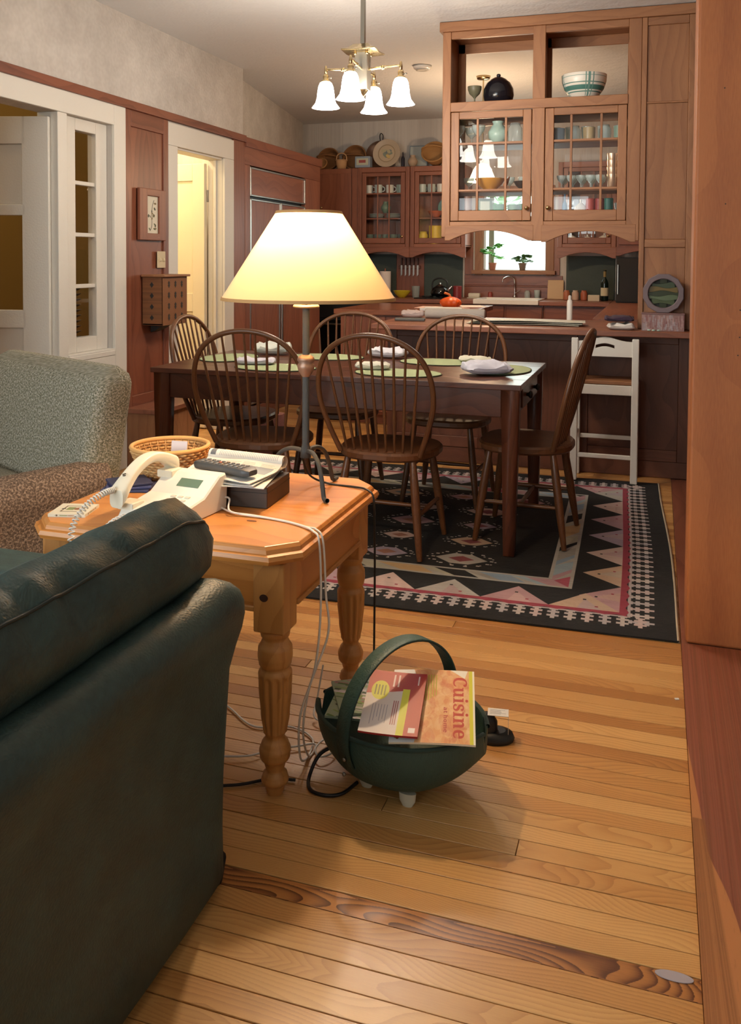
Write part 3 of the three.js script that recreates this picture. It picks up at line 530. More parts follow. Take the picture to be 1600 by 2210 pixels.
// ---- shapes turned on a wheel, used for crockery and jars
const SH = {
  goblet: [[0, 0], [0.028, 0], [0.026, 0.004], [0.005, 0.008], [0.004, 0.045], [0.012, 0.056], [0.032, 0.075], [0.042, 0.1], [0.043, 0.12], [0.041, 0.12], [0.04, 0.1], [0.03, 0.078], [0, 0.062]],
  tumbler: [[0, 0], [0.03, 0], [0.036, 0.1], [0.034, 0.1], [0.028, 0.006], [0, 0.006]],
  mug: [[0, 0], [0.034, 0], [0.04, 0.01], [0.042, 0.09], [0.039, 0.09], [0.037, 0.012], [0, 0.01]],
  bowl: [[0, 0], [0.03, 0], [0.034, 0.006], [0.06, 0.03], [0.078, 0.06], [0.075, 0.06], [0.057, 0.033], [0.03, 0.011], [0, 0.009]],
  plate: [[0, 0], [0.07, 0], [0.11, 0.012], [0.125, 0.016], [0.125, 0.02], [0.11, 0.017], [0.068, 0.006], [0, 0.005]],
  jar: [[0, 0], [0.036, 0], [0.04, 0.006], [0.04, 0.085], [0.03, 0.1], [0.03, 0.115], [0, 0.115]],
  can: [[0, 0], [0.034, 0], [0.036, 0.004], [0.036, 0.1], [0.034, 0.104], [0, 0.104]],
  teapot: [[0, 0], [0.05, 0], [0.075, 0.02], [0.085, 0.06], [0.07, 0.1], [0.035, 0.12], [0.012, 0.13], [0.014, 0.15], [0, 0.155]],
  vase: [[0, 0], [0.04, 0], [0.07, 0.05], [0.075, 0.09], [0.05, 0.13], [0.035, 0.15], [0.045, 0.17], [0.04, 0.17], [0.03, 0.15], [0, 0.14]],
  bottle: [[0, 0], [0.035, 0], [0.037, 0.01], [0.037, 0.17], [0.03, 0.2], [0.014, 0.225], [0.013, 0.29], [0.016, 0.292], [0.016, 0.305], [0, 0.305]],
};
const SG = Object.fromEntries(Object.entries(SH).map(([k, v]) => [k, lathe(v, 22)]));
const protos = new Map();
function crock(kind, mat, x, y, z, s, name, label, category, group, turn = 0) {
  const g = SG[kind]; const o = obj(name, g, mat); o.position.set(x, y, z); o.scale.setScalar(s); o.rotation.y = turn; return tag(o, label, category, group);
}
function mug(mat, x, y, z, label, group, turn = 0) {
  let p = protos.get(mat); const t = thing('mug', label, 'mug', [x, y, z], turn, group);
  obj('body', SG.mug, mat, t); if (!p) protos.set(mat, p = tube([[0.038, 0.02, 0], [0.062, 0.03, 0], [0.064, 0.06, 0], [0.038, 0.075, 0]], 0.006, 14, 6));
  obj('handle', p, mat, t); return t;
}
// ---- things in and on the hanging cabinet
{
  const zc = ZC - 0.18;
  crock('goblet', std({ color: '#6d6a55', roughness: 0.4 }), -1.145, 2.304, zc, 1.05, 'flared_goblet', 'small flared olive goblet in the first open cubby', 'goblet');
  const bj = thing('round_jar', 'round glossy black lidded jar in the first open cubby', 'jar', [-0.99, 2.304, zc]);
  obj('body', lathe([[0, 0], [0.07, 0], [0.088, 0.02], [0.098, 0.06], [0.095, 0.1], [0.075, 0.14], [0.055, 0.155]], 36), phys({ color: '#15151c', roughness: 0.15 }), bj);
  const lid = obj('lid', lathe([[0.058, 0.153], [0.05, 0.162], [0.025, 0.176], [0.008, 0.18]], 28), phys({ color: '#15151c', roughness: 0.18 }), bj);
  obj('knob', lathe([[0.008, 0.178], [0.014, 0.186], [0.012, 0.196], [0, 0.2]], 16), phys({ color: '#2a2a30', roughness: 0.2 }), lid);
  const bt = canvasTex(512, 256, (c, w, h) => {
    c.fillStyle = '#e3ded2'; c.fillRect(0, 0, w, h); c.fillStyle = '#4f7d74';
    c.fillRect(0, 118, w, 26); c.fillRect(0, 100, w, 5); c.fillRect(0, 152, w, 6); c.fillStyle = '#8aa79d'; c.fillRect(0, 60, w, 4); c.fillRect(0, 200, w, 5);
    c.fillStyle = '#6f948b'; for (let i = 0; i < 4; i++) { c.fillRect(i * 128 + 22, 0, 9, h); c.fillRect(i * 128 + 40, 0, 4, h); c.fillRect(i * 128 + 12, 0, 4, h); }
  });
  const bw = thing('striped_bowl', 'large white bowl banded with green stripes in the second open cubby', 'bowl', [-0.455, 2.304, zc]);
  obj('body', lathe([[0.055, 0], [0.062, 0.002], [0.09, 0.028], [0.12, 0.07], [0.135, 0.115], [0.138, 0.155], [0.132, 0.156]], 44), std({ map: bt, roughness: 0.3 }), bw);
  obj('inside', lathe([[0.132, 0.156], [0.128, 0.115], [0.112, 0.075], [0.085, 0.036], [0, 0.02]], 36), M.ceramic, bw); obj('foot', lathe([[0, 0], [0.058, 0], [0.056, 0.012], [0, 0.012]], 28), M.ceramic, bw);
  // first glass door: crystal, bowls, picture
  const y1 = 2.05, y2 = 1.755, y3 = 1.552;
  for (let i = 0; i < 3; i++) crock('goblet', M.clear, -1.235 + i * 0.065, y1, zc + 0.06 - (i % 2) * 0.1, 1.0, 'crystal_goblet', 'stemmed crystal glass on the top shelf behind the first glass door', 'glass', 'crystal on the top shelf');
  crock('vase', M.mint, -0.985, y1, zc + 0.03, 0.85, 'glass_vase', 'rounded pale mint vase on the top shelf of the hanging cabinet', 'vase');
  crock('jar', M.clear, -0.872, y1, zc + 0.05, 1.1, 'glass_jar', 'clear glass jar beside the pale mint vase', 'jar');
  crock('bottle', M.mint, -0.79, y1, zc - 0.02, 0.45, 'small_bottle', 'short mint bottle beside the clear glass jar', 'bottle');
  crock('bowl', plain('#c98f3a', 0.35), -1.03, y2, zc + 0.045, 1.25, 'ochre_bowl', 'shallow ochre bowl on the middle shelf behind the first glass door', 'bowl');
  crock('bowl', plain('#3a2a22', 0.4), -0.81, y2, zc + 0.04, 0.9, 'brown_bowl', 'dark brown bowl next to the ochre bowl', 'bowl');
  single('wooden_bird', loft([0, 0.2, 0.5, 0.8, 1].map((q) => Array.from({ length: 10 }, (_, i) => { const a = 2 * PI * i / 10, r = 0.006 + 0.018 * Math.sin(PI * q); return V(-0.02 + 0.04 * q, 0.025 + r * Math.sin(a) + 0.05 * q * q, r * Math.cos(a)); }))), plain('#a8643a', 0.5), 'small wooden bird between the two brown bowls', 'ornament', [-0.91, y2, zc + 0.13]);
  const bk = thing('small_picture', 'small leaning picture card at the bottom of the first glass door', 'picture', [-1.06, y3, zc + 0.05], 0.25);
  obj('card', box(0.09, 0.15, 0.012, 0, 0.078, 0, { rx: -0.15 }), plain('#5b6a4c', 0.6), bk); obj('mount', box(0.06, 0.07, 0.004, 0, 0.1, 0.005, { rx: -0.15 }), plain('#cfd2bc', 0.7), bk);
  for (let i = 0; i < 3; i++) crock('bowl', plain(['#4c7a57', '#6a8a68', '#3f6b52'][i], 0.35), -0.97 + i * 0.085, y3, zc + 0.05 - (i % 2) * 0.06, 0.55, 'green_dish', 'little deep green dish at the bottom of the hanging cabinet', 'dish', 'green dishes in the hanging cabinet').scale.y = 1.9;
  for (let i = 0; i < 5; i++) crock('goblet', M.clear, -1.2 + i * 0.09, y2, zc - 0.11, 0.8, 'tall_goblet', 'stemmed glass in the row behind the ochre bowl', 'glass', 'glasses behind the ochre bowl');
  for (let i = 0; i < 5; i++) crock('tumbler', M.clear, -0.64 + i * 0.1, y1, zc - 0.12, 1.1, 'tall_tumbler', 'clear tumbler at the back of the top shelf behind the second glass door', 'glass', 'tumblers on the top shelf');
  // second glass door
  for (let i = 0; i < 5; i++) crock(i % 2 ? 'jar' : 'mug', i % 2 ? M.clear : plain(['#9db4c4', '#b5a17a', '#8fae9b'][i >> 1], 0.35), -0.6 + i * 0.092, y1, zc + 0.05 - (i % 2) * 0.07, 0.9, 'shelf_jar', ['pale blue cup at the inner end of the top shelf behind the second glass door', 'clear jar between the blue and tan cups', 'tan cup in the middle of the top shelf behind the second glass door', 'clear jar between the tan and sage cups', 'sage green cup at the outer end of the top shelf behind the second glass door'][i], 'jar', 'jars on the top shelf');
  for (let i = 0; i < 5; i++) for (let j = 0; j < 3; j++) crock('goblet', M.clear, -0.575 + i * 0.058, y2, zc + 0.1 - j * 0.085, 0.66, 'wine_glass', 'stemmed wine glass in the rows behind the second glass door', 'glass', 'wine glasses on the middle shelf');
  for (let i = 0; i < 2; i++) for (let k = 0; k < 4; k++) crock('tumbler', phys({ color: '#e7c7a8', roughness: 0.25, metalness: 0.6 }), -0.275 + i * 0.072, y2 + k * 0.042, zc + 0.06, 0.85, 'stacked_cup', `${['lowest', 'second lowest', 'second highest', 'topmost'][k]} coppery cup of the stack ${i ? 'against the cabinet side' : 'next to the wine glasses'}`, 'cup', 'stacked coppery cups');
  crock('bottle', plain('#6d8fb0', 0.3), -0.555, y3, zc + 0.08, 0.42, 'blue_bottle', 'little pale blue bottle at the bottom of the second glass door', 'bottle').scale.y = 0.56;
  crock('teapot', M.ceramic, -0.46, y3, zc + 0.06, 0.5, 'small_teapot', 'small white teapot next to the pale blue bottle', 'teapot').scale.y = 0.9;
  for (let i = 0; i < 3; i++) crock('can', plain(['#a8453f', '#8d3535', '#2f6b62'][i], 0.45), -0.4 + i * 0.055, y3, zc + 0.08, 0.75, 'spice_tin', ['brick red tin beside the small white teapot', 'dark red tin between the red and teal tins', 'teal tin at the end of the row of tins'][i], 'tin').scale.y = 1.35;
  crock('bowl', M.ceramic, -0.215, y3, zc + 0.03, 0.6, 'white_dish', 'deep white dish at the bottom of the second glass door', 'dish').scale.y = 1.9;
}
// ---- crockery in the back cupboards
{
  const z = -9.0, col = ['#dfe0d8', '#c9d8d2', '#9fb8ab', '#e6dfcf'];
  for (const [x, i] of [[-2.945, 0], [-2.83, 1], [-2.715, 0], [-2.6, 2]]) mug(plain(col[i], 0.35), x, 2.009, z + (i % 2) * 0.04, 'pale mug on the top shelf of the cupboard next to the pantry', 'mugs in the back cupboard', 0.3);
  for (let i = 0; i < 2; i++) for (let k = 0; k < 4; k++) crock('plate', plain(k % 2 ? '#cfd8cf' : '#b9c7bd', 0.3), -2.86 + i * 0.19, 1.749 + k * 0.011, z, 0.66, 'stacked_plate', `${['lowest', 'second lowest', 'second highest', 'topmost'][k]} pale plate of the stack ${i ? 'toward the window' : 'toward the pantry'} in the mug cupboard`, 'plate', 'stacked plates in the back cupboard');
  crock('vase', plain('#5f7d68', 0.4), -2.74, 1.80, z + 0.06, 0.7, 'green_vase', 'green vase on the plate stacks in the back cupboard', 'vase');
  for (let i = 0; i < 5; i++) crock('tumbler', phys({ color: '#9fb3a4', roughness: 0.1, transmission: 0.6 }), -2.92 + i * 0.085, 1.466, z + 0.03, 1.1, 'green_tumbler', 'greenish tumbler on the bottom shelf of the back cupboard', 'glass', 'tumblers in the back cupboard');
  for (const [x, i] of [[-2.36, 1], [-2.26, 1], [-2.16, 0], [-2.06, 0]]) mug(plain(col[i], 0.35), x, 2.009, z, 'pale mug on the top shelf of the cupboard next to the window', 'mugs beside the window', i);
  crock('bowl', plain('#b56a50', 0.4), -2.2, 1.749, z + 0.05, 1.1, 'terracotta_bowl', 'terracotta bowl on the middle shelf beside the sink window', 'bowl');
  { const p = crock('plate', plain('#5b8f80', 0.35), -2.1, 1.86, z - 0.085, 0.85, 'standing_plate', 'teal plate standing behind the terracotta bowl', 'plate'); p.rotation.x = PI / 2 - 0.12; }
  crock('jar', plain('#c9b23a', 0.45), -2.33, 1.466, z + 0.06, 1.2, 'yellow_jar', 'yellow jar on the bottom shelf of the cupboard next to the window', 'jar');
  crock('can', plain('#d0b545', 0.45), -2.2, 1.466, z + 0.06, 1.9, 'yellow_tin', 'large yellow tin on the bottom shelf of the cupboard next to the window', 'tin');
  crock('can', plain('#53706a', 0.45), -2.06, 1.466, z + 0.06, 1.3, 'grey_tin', 'grey green tin beside the large yellow tin', 'tin');
  for (let i = 0; i < 3; i++) crock('teapot', M.ceramic, -0.82 + i * 0.16, 1.466, z + 0.06, 0.75 - 0.1 * (i % 2), 'white_pot', 'white lidded pot in the cupboard on the far side of the window', 'pot', 'white pots in the end cupboard');
}

// ================================================================ DINING PLACE
// ---- kilim rug: the pattern is woven in
{
  const W = 2.74, D = 2.235, PX = 660;
  const tex = canvasTex(Math.round(W * PX), Math.round(D * PX), (c, w, h) => {
    const pal = ['#b9a39c', '#a88a92', '#a5a09a', '#b49a86', '#9d8f9f', '#c0a7a0', '#a9868a'];
    const P = (m) => m * PX; c.fillStyle = '#141416'; c.fillRect(0, 0, w, h);
    const dk = '#141416';
    // border on the four sides, drawn in a frame where y runs inwards from the edge
    const sides = [[0, 0, 0, W], [w, 0, PI / 2, D], [w, h, PI, W], [0, h, -PI / 2, D]];
    for (const [ox, oy, rot, len] of sides) {
      c.save(); c.translate(ox, oy); c.rotate(rot);
      const m0 = P(0.075), n = Math.round(len / 0.062), st = P(len) / n;
      for (let i = 1; i < n - 0; i++) {                                   // stepped crosses
        const x = i * st; c.fillStyle = ['#b5aaa6', '#a8a0a2', '#b8a5a2'][i % 3];
        if (x < m0 + st / 2 || x > P(len) - m0 - st / 2) continue;
        c.fillRect(x - st * 0.13, m0, st * 0.26, P(0.088)); c.fillRect(x - st * 0.36, m0 + P(0.018), st * 0.72, P(0.017)); c.fillRect(x - st * 0.36, m0 + P(0.052), st * 0.72, P(0.017)); c.fillRect(x - st * 0.26, m0 + P(0.078), st * 0.52, P(0.014));
      }
      c.fillStyle = '#a9a0a0'; c.fillRect(P(0.16), P(0.16), P(len - 0.32), P(0.012));
      c.fillStyle = '#8d3545'; c.beginPath(); c.moveTo(P(0.165), P(0.166));
      const rn = Math.round(len / 0.05); for (let i = 0; i <= rn; i++) c.lineTo(P(0.165) + (P(len - 0.33)) * i / rn, P(0.166) + (i % 2 ? P(0.012) : 0));
      c.lineTo(P(len - 0.2), P(0.2)); c.lineTo(P(0.2), P(0.2)); c.fill();
      const tn = Math.round((len - 0.4) / 0.25), ts = P(len - 0.4) / tn;    // big triangles
      for (let i = 0; i < tn; i++) {
        const x = P(0.2) + i * ts; c.fillStyle = pal[(i * 3 + Math.round(len)) % 7];
        c.beginPath(); c.moveTo(x, P(0.2)); c.lineTo(x + ts, P(0.2)); c.lineTo(x + ts / 2, P(0.355)); c.fill();
        c.fillStyle = pal[(i + 4) % 7]; c.globalAlpha = 0.5; c.beginPath(); c.moveTo(x + ts * 0.25, P(0.2)); c.lineTo(x + ts * 0.6, P(0.2)); c.lineTo(x + ts * 0.5, P(0.3)); c.fill(); c.globalAlpha = 1;
        c.fillStyle = dk; c.fillRect(x + ts * 0.48, P(0.285), P(0.012), P(0.01)); c.fillStyle = '#8d3545'; c.fillRect(x + ts * 0.3, P(0.225), P(0.012), P(0.01));
      }
      // inner band with slanting stripes
      c.save(); c.beginPath(); c.moveTo(P(0.385), P(0.385)); c.lineTo(P(len - 0.385), P(0.385)); c.lineTo(P(len - 0.485), P(0.485)); c.lineTo(P(0.485), P(0.485)); c.clip();
      c.fillStyle = '#a3a09a'; c.fillRect(0, P(0.385), P(len), P(0.1));
      const sc = ['#8fa3b0', '#b79a72', '#a8868c', '#8f8c86', dk, '#9d4a5c', '#a7a493', '#7f93a6'];
      for (let i = 0; i * 0.19 < len; i++) { c.fillStyle = sc[(i * 5) % 8]; const x = P(i * 0.19); c.beginPath(); c.moveTo(x, P(0.4)); c.lineTo(x + P(0.12), P(0.4)); c.lineTo(x + P(0.21), P(0.47)); c.lineTo(x + P(0.07), P(0.47)); c.fill(); c.fillStyle = sc[(i * 3 + 2) % 8]; c.beginPath(); c.moveTo(x + P(0.1), P(0.4)); c.lineTo(x + P(0.14), P(0.4)); c.lineTo(x + P(0.26), P(0.47)); c.lineTo(x + P(0.2), P(0.47)); c.fill(); }
      c.restore(); c.restore();
    }
    // small stepped medallions of the field
    const med = (x, y, s, a, b) => {
      c.save(); c.translate(P(x), P(y)); const q = P(s);
      c.fillStyle = a; c.beginPath(); c.moveTo(-q, 0); c.lineTo(-q * 0.35, -q * 0.55); c.lineTo(q * 0.35, -q * 0.55); c.lineTo(q, 0); c.lineTo(q * 0.35, q * 0.55); c.lineTo(-q * 0.35, q * 0.55); c.fill();
      c.fillStyle = b; c.beginPath(); c.moveTo(-q * 0.5, 0); c.lineTo(0, -q * 0.32); c.lineTo(q * 0.5, 0); c.lineTo(0, q * 0.32); c.fill();
      c.fillStyle = '#b9b0aa'; for (let i = 0; i < 14; i++) { const t = 2 * PI * i / 14; c.fillRect(q * 1.12 * Math.cos(t) - 3, q * 0.8 * Math.sin(t) - 5, q * 0.14, q * 0.1); c.fillRect(q * 1.3 * Math.cos(t) - 3, q * 0.66 * Math.sin(t), q * 0.08, q * 0.08); }
      c.restore();
    };
    let k = 0; for (let y = 0.63; y < D - 0.5; y += 0.25) for (let x = 0.68 + (k % 2) * 0.17; x < W - 0.55; x += 0.34) { med(x, y, 0.085 + 0.015 * ((k * 7) % 3), pal[(k * 5) % 7], ['#7c3f45', '#8a7a6c', '#6d7a80', '#9a6a5a'][k % 4]); k++; }
    // weave
    for (let y = 0; y < h; y += 3) { c.fillStyle = `rgba(0,0,0,${rnd(0, 0.10)})`; c.fillRect(0, y, w, 1.5); }
    for (let i = 0; i < 5000; i++) { c.fillStyle = `rgba(${rnd(0, 1) > 0.5 ? '20,15,15' : '200,190,180'},${rnd(0, 0.08)})`; c.fillRect(rnd(0, w), rnd(0, h), rnd(4, 30), 3); }
  });
  const nx = 60, nz = 50, g = new THREE.BoxGeometry(W, 0.006, D, nx, 1, nz), p = g.attributes.position, uv = g.attributes.uv;
  for (let i = 0; i < p.count; i++) {
    const x = p.getX(i), z = p.getZ(i); uv.setXY(i, x / W + 0.5, 0.5 - z / D);
    const e = 1 - Math.min(1, (W / 2 - x) / 0.5);
    p.setY(i, p.getY(i) + 0.002 + Math.max(0, 0.0016 * n2(x * 3, z * 2.4)) + Math.max(0, e) * 0.001);
    p.setX(i, x + Math.max(0, e) * 0.009 * Math.sin(z * 2.6 + 1) * (x > 0 ? 1 : 0));
  }
  g.computeVertexNormals();
  const r = thing('kilim_rug', 'black flat-woven rug with stepped crosses, triangles and a red line under the dining table', 'rug', [-1.305, 0.003, -4.237], 0.027);
  obj('weave', clean(g), std({ map: tex, roughness: 0.95, bumpMap: fineBump, bumpScale: 0.001 }), r);
  obj('selvedge', tube(Array.from({ length: 12 }, (_, i) => { const z = -D / 2 + D * i / 11; return [W / 2 + 0.009 * Math.sin(z * 2.6 + 1) + 0.002, 0.004, z]; }), 0.005, 60, 6), plain('#b7a68e', 0.9), r, 'pale corded side edge');
}
// ---- dining table
{
  const t = thing('dining_table', 'long dark wooden dining table with tapered square legs', 'table', [-1.465, 0.0055, -4.25]);
  const X = 0.915, Z = 0.45, m = M.tableDark;
  for (let i = 0; i < 5; i++) obj('plank', bc(-X, X, 0.74, 0.765, -Z + i * 0.18 + (i ? 0.0004 : 0), -Z + (i + 1) * 0.18 - 0.0004, { b: 0.003, grain: 'x' }), m, t);
  obj('apron', bc(-X + 0.09, X - 0.09, 0.615, 0.74, Z - 0.055, Z - 0.033), m, t); obj('apron', bc(-X + 0.09, X - 0.09, 0.615, 0.74, -Z + 0.033, -Z + 0.055), m, t);
  obj('apron', bc(-X + 0.033, -X + 0.055, 0.615, 0.74, -Z + 0.09, Z - 0.09, { grain: 'z' }), m, t); obj('apron', bc(X - 0.055, X - 0.033, 0.615, 0.74, -Z + 0.09, Z - 0.09, { grain: 'z' }), m, t);
  const dr = obj('drawer', bc(X - 0.033, X - 0.02, 0.635, 0.725, -0.25, 0.25, { grain: 'z' }), m, t);
  for (const z of [-0.13, 0.13]) obj('knob', lathe([[0, 0.03], [0.016, 0.026], [0.018, 0.016], [0.009, 0.008], [0.008, 0], [0, 0]], 14).rotateZ(-PI / 2).translate(X - 0.02, 0.68, z), M.black, dr);
  for (const sx of [-1, 1]) for (const sz of [-1, 1]) {
    const q = (s, y) => [[-s, -s], [s, -s], [s, s], [-s, s]].map(([a, b]) => V(sx * (X - 0.05) + a - sx * (0.038 - s) * 0, y, sz * (Z - 0.05) + b));
    obj('leg', uvm(loft([q(0.024, 0.006), q(0.036, 0.6), q(0.037, 0.74)]), 'y', rnd(), rnd()), sx > 0 && sz > 0 ? M.tableDark : m, t);
  }
}
// ---- hoop-back Windsor chair
const chair0 = (() => {
  const t = thing('windsor_chair', 'brown hoop-back spindle chair tucked at the open side of the table, next to the lamp', 'chair');
  const m = M.chair, out = [];
  for (let i = 0; i < 40; i++) { const a = 2 * PI * i / 40, cx = Math.cos(a), sz = Math.sin(a); const f = (v, e) => Math.sign(v) * Math.pow(Math.abs(v), e); const z = f(sz, 0.75) * 0.21; out.push([f(cx, 0.7) * (0.222 - 0.03 * Math.max(0, -z / 0.21)), z]); }
  const s = extrude(out, 0.02, 0.009); s.rotateX(-PI / 2); s.scale(1, 1, -1); // shape y becomes +z
  { const ix = s.attributes.position; for (let i = 0; i < ix.count; i += 3) { for (const at of [s.attributes.position, s.attributes.normal, s.attributes.uv]) { const n = at.itemSize; for (let k = 0; k < n; k++) { const a = at.array[(i + 1) * n + k]; at.array[(i + 1) * n + k] = at.array[(i + 2) * n + k]; at.array[(i + 2) * n + k] = a; } } } }
  obj('seat', uvm(s, 'z', 0.2, 0.4).translate(0, 0.425, 0), m, t);
  const hp = [[-0.185, 0.44, -0.15], [-0.23, 0.56, -0.183], [-0.261, 0.68, -0.213], [-0.254, 0.8, -0.243], [-0.206, 0.895, -0.271], [-0.115, 0.955, -0.29], [0, 0.975, -0.296]];
  const full = [...hp, ...hp.slice(0, -1).reverse().map(([x, y, z]) => [-x, y, z])], hc = curve(full), smp = hc.getPoints(300);
  obj('hoop', clean(new THREE.TubeGeometry(hc, 64, 0.0125, 8)), m, t);
  for (let i = -4; i <= 4; i++) {
    const bx = i * 0.037, top = smp.filter((q) => q.y > 0.6).reduce((b, q) => (Math.abs(q.x - i * 0.053) < Math.abs(b.x - i * 0.053) ? q : b));
    obj('spindle', bar([bx, 0.44, -0.175 + Math.abs(i) * 0.004], top, [0.0055, 0.0075, 0.0065, 0.005], 7), m, t);
  }
  const foot = [];
  for (const sx of [-1, 1]) for (const sz of [-1, 1]) { const a = V(sx * 0.15, 0.43, sz * 0.145), b = V(sx * 0.205, 0.0, sz * 0.205 - 0.005); foot.push([a, b]); obj('leg', bar(a, b, [0.014, 0.019, 0.02, 0.017, 0.012], 10), m, t); }
  const on = (k, q) => foot[k][0].clone().lerp(foot[k][1], q);
  obj('stretcher', bar(on(0, 0.58), on(1, 0.58), [0.008, 0.012, 0.008], 8), m, t); obj('stretcher', bar(on(2, 0.58), on(3, 0.58), [0.008, 0.012, 0.008], 8), m, t);
  obj('stretcher', bar(on(0, 0.58).lerp(on(1, 0.58), 0.5), on(2, 0.58).lerp(on(3, 0.58), 0.5), [0.007, 0.011, 0.007], 8), m, t);
  return t;
})();
const RY = 0.012;                                                     // chairs stand on the rug
tag(chair0, 'brown hoop-back spindle chair with its back to the pine table, beside the lamp pole', 'chair', 'hoop-back chairs around the dining table'); chair0.position.set(-1.79, RY, -3.86); chair0.rotation.y = PI + 0.12;
copy(chair0, [-1.15, RY, -3.85], PI - 0.03, 'brown hoop-back spindle chair on the lamp side of the table, near its drawer end');
copy(chair0, [-1.72, RY, -4.72], 0.05, 'brown hoop-back spindle chair on the kitchen side of the table, toward the refrigerator');
copy(chair0, [-1.07, RY, -4.70], -0.04, 'brown hoop-back spindle chair on the kitchen side of the table, by the peninsula');
copy(chair0, [-0.575, RY, -4.2], -PI / 2 - 0.05, 'brown hoop-back spindle chair at the drawer end of the table, beside the white stool');
copy(chair0, [-2.2, RY, -4.36], PI / 2 + 0.06, 'brown hoop-back spindle chair at the table end by the lit doorway');
// ---- white counter stool
{
  const s = thing('counter_stool', 'tall white ladder-back counter stool with a wooden seat against the peninsula', 'stool', [-0.283, 0, -5.32]);
  const m = M.whitePaint, pw = 0.02;
  for (const x of [-0.172, 0.172]) { obj('post', bc(x - pw, x + pw, 0.0112, 0.858, -0.018, 0.018, { b: 0.006 }), m, s); obj('leg', bc(x - 0.018, x + 0.018, 0, 0.585, -0.235, -0.2, { b: 0.005 }), m, s); }
  const top = []; for (let i = 0; i <= 20; i++) { const q = i / 20; top.push([mix(-0.152, 0.152, q), 0.838 + 0.014 * Math.sin(PI * q) - 0.012 * Math.cos(2 * PI * q) * Math.sin(PI * q)]); }
  const slot = []; for (let i = 0; i <= 12; i++) { const q = i / 12; slot.push([mix(-0.055, 0.055, q), 0.818 + 0.012 * Math.sin(PI * q)]); } for (let i = 12; i >= 0; i--) { const q = i / 12; slot.push([mix(-0.055, 0.055, q), 0.796 + 0.012 * Math.sin(PI * q)]); }
  obj('back_slat', extrude([[-0.152, 0.752], [0.152, 0.752], ...top.reverse()], 0.014, 0.002, [slot.reverse()]).translate(0, 0, -0.007), m, s, 'white back slat with a curved hand slot');
  obj('seat', bc(-0.165, 0.165, 0.585, 0.608, -0.24, 0.0, { b: 0.005, grain: 'x' }), M.cherry, s, 'bare wooden seat board');
  for (const z of [-0.008, -0.215]) obj('rail', bc(-0.152, 0.152, 0.525, 0.583, z - 0.01, z + 0.01), m, s);
  for (const x of [-0.172, 0.172]) { obj('rail', bc(x - 0.01, x + 0.01, 0.53, 0.583, -0.2, -0.018), m, s); obj('stretcher', bc(x - 0.01, x + 0.01, 0.26, 0.285, -0.2, -0.018), m, s); }
  obj('stretcher', bc(-0.152, 0.152, 0.15, 0.175, -0.01, 0.01), m, s); obj('stretcher', bc(-0.152, 0.152, 0.225, 0.25, -0.225, -0.205), m, s);
}
// ---- chandelier over the dining table
{
  const c = thing('chandelier', 'four-arm brass chandelier with lit white glass bell shades over the dining table', 'chandelier', [-1.445, 0, -4.3]);
  obj('canopy', box(0.13, 0.025, 0.13, 0, HC - 0.0125, 0), M.brass, c);
  obj('stem', box(0.022, HC - 2.40, 0.022, 0, (HC + 2.40) / 2 - 0.01, 0, { b: 0.002 }), M.pewter, c);
  const sq = (s, y, up = 0) => [[-1, -1], [0, -1], [1, -1], [1, 0], [1, 1], [0, 1], [-1, 1], [-1, 0]].map(([a, b]) => V(a * s, y + (a && b ? up : 0), b * s));
  obj('cap', loft([sq(0.012, 2.405), sq(0.04, 2.398), sq(0.06, 2.378), sq(0.088, 2.362, 0.006), sq(0.088, 2.356, 0.006), sq(0.05, 2.362), sq(0.036, 2.356)]), M.brass, c);
  obj('body', box(0.066, 0.19, 0.066, 0, 2.265, 0, { b: 0.003 }), M.pewter, c);
  obj('finial', lathe([[0, 2.12], [0.008, 2.13], [0.006, 2.14], [0.02, 2.155], [0.03, 2.17]], 16), M.brass, c);
  for (const [x, z] of [[-0.03, -0.03], [0.03, -0.03], [0.03, 0.03], [-0.03, 0.03]]) obj('bead', lathe([[0, -0.009], [0.007, -0.006], [0.009, 0], [0.007, 0.006], [0, 0.009]], 10).translate(x, 2.352, z), M.brass, c);
  const bell = lathe([[0.018, 2.222], [0.03, 2.218], [0.038, 2.2], [0.043, 2.17], [0.046, 2.14], [0.053, 2.115], [0.066, 2.097], [0.072, 2.09], [0.069, 2.09], [0.05, 2.115], [0.043, 2.14], [0.04, 2.17], [0.034, 2.2], [0.018, 2.214]], 32);
  const lit = std({ color: '#f6f6f0', emissive: rgbm(255, 250, 240), emissiveIntensity: 20, roughness: 0.4 });
  for (let k = 0; k < 4; k++) {
    const a = k * PI / 2 - 0.02, dx = Math.cos(a), dz = Math.sin(a), R = 0.2;
    const arm = obj('arm', merge(bar([dx * 0.033, 2.275, dz * 0.033], [dx * R, 2.288, dz * R], [0.006, 0.007, 0.005], 10), bar([dx * 0.1, 2.279, dz * 0.1], [dx * 0.115, 2.28, dz * 0.115], [0.011, 0.011], 10), bar([dx * R, 2.305, dz * R], [dx * R, 2.26, dz * R], [0.005, 0.009, 0.008], 10)), M.brass, c);
    obj('socket', lathe([[0, 2.262], [0.012, 2.262], [0.016, 2.25], [0.014, 2.235], [0.024, 2.228], [0.024, 2.22], [0, 2.22]], 18).translate(dx * R, 0, dz * R), M.brass, arm);
    obj('key', merge(bar([dx * R, 2.243, dz * R], [dx * R + 0.026, 2.243, dz * R], 0.003, 6), lathe([[0, -0.006], [0.006, 0], [0, 0.006]], 10).translate(dx * R + 0.028, 2.243, dz * R)), M.pewter, arm);
    obj('shade', bell.clone().translate(dx * R, 0, dz * R), lit, c, 'lit white glass bell shade');
    const l = new THREE.PointLight(rgbm(255, 230, 202), 0.55); l.position.set(dx * R, 2.135, dz * R); l.castShadow = true; l.shadow.radius = 1.5; c.add(l);
  }
}
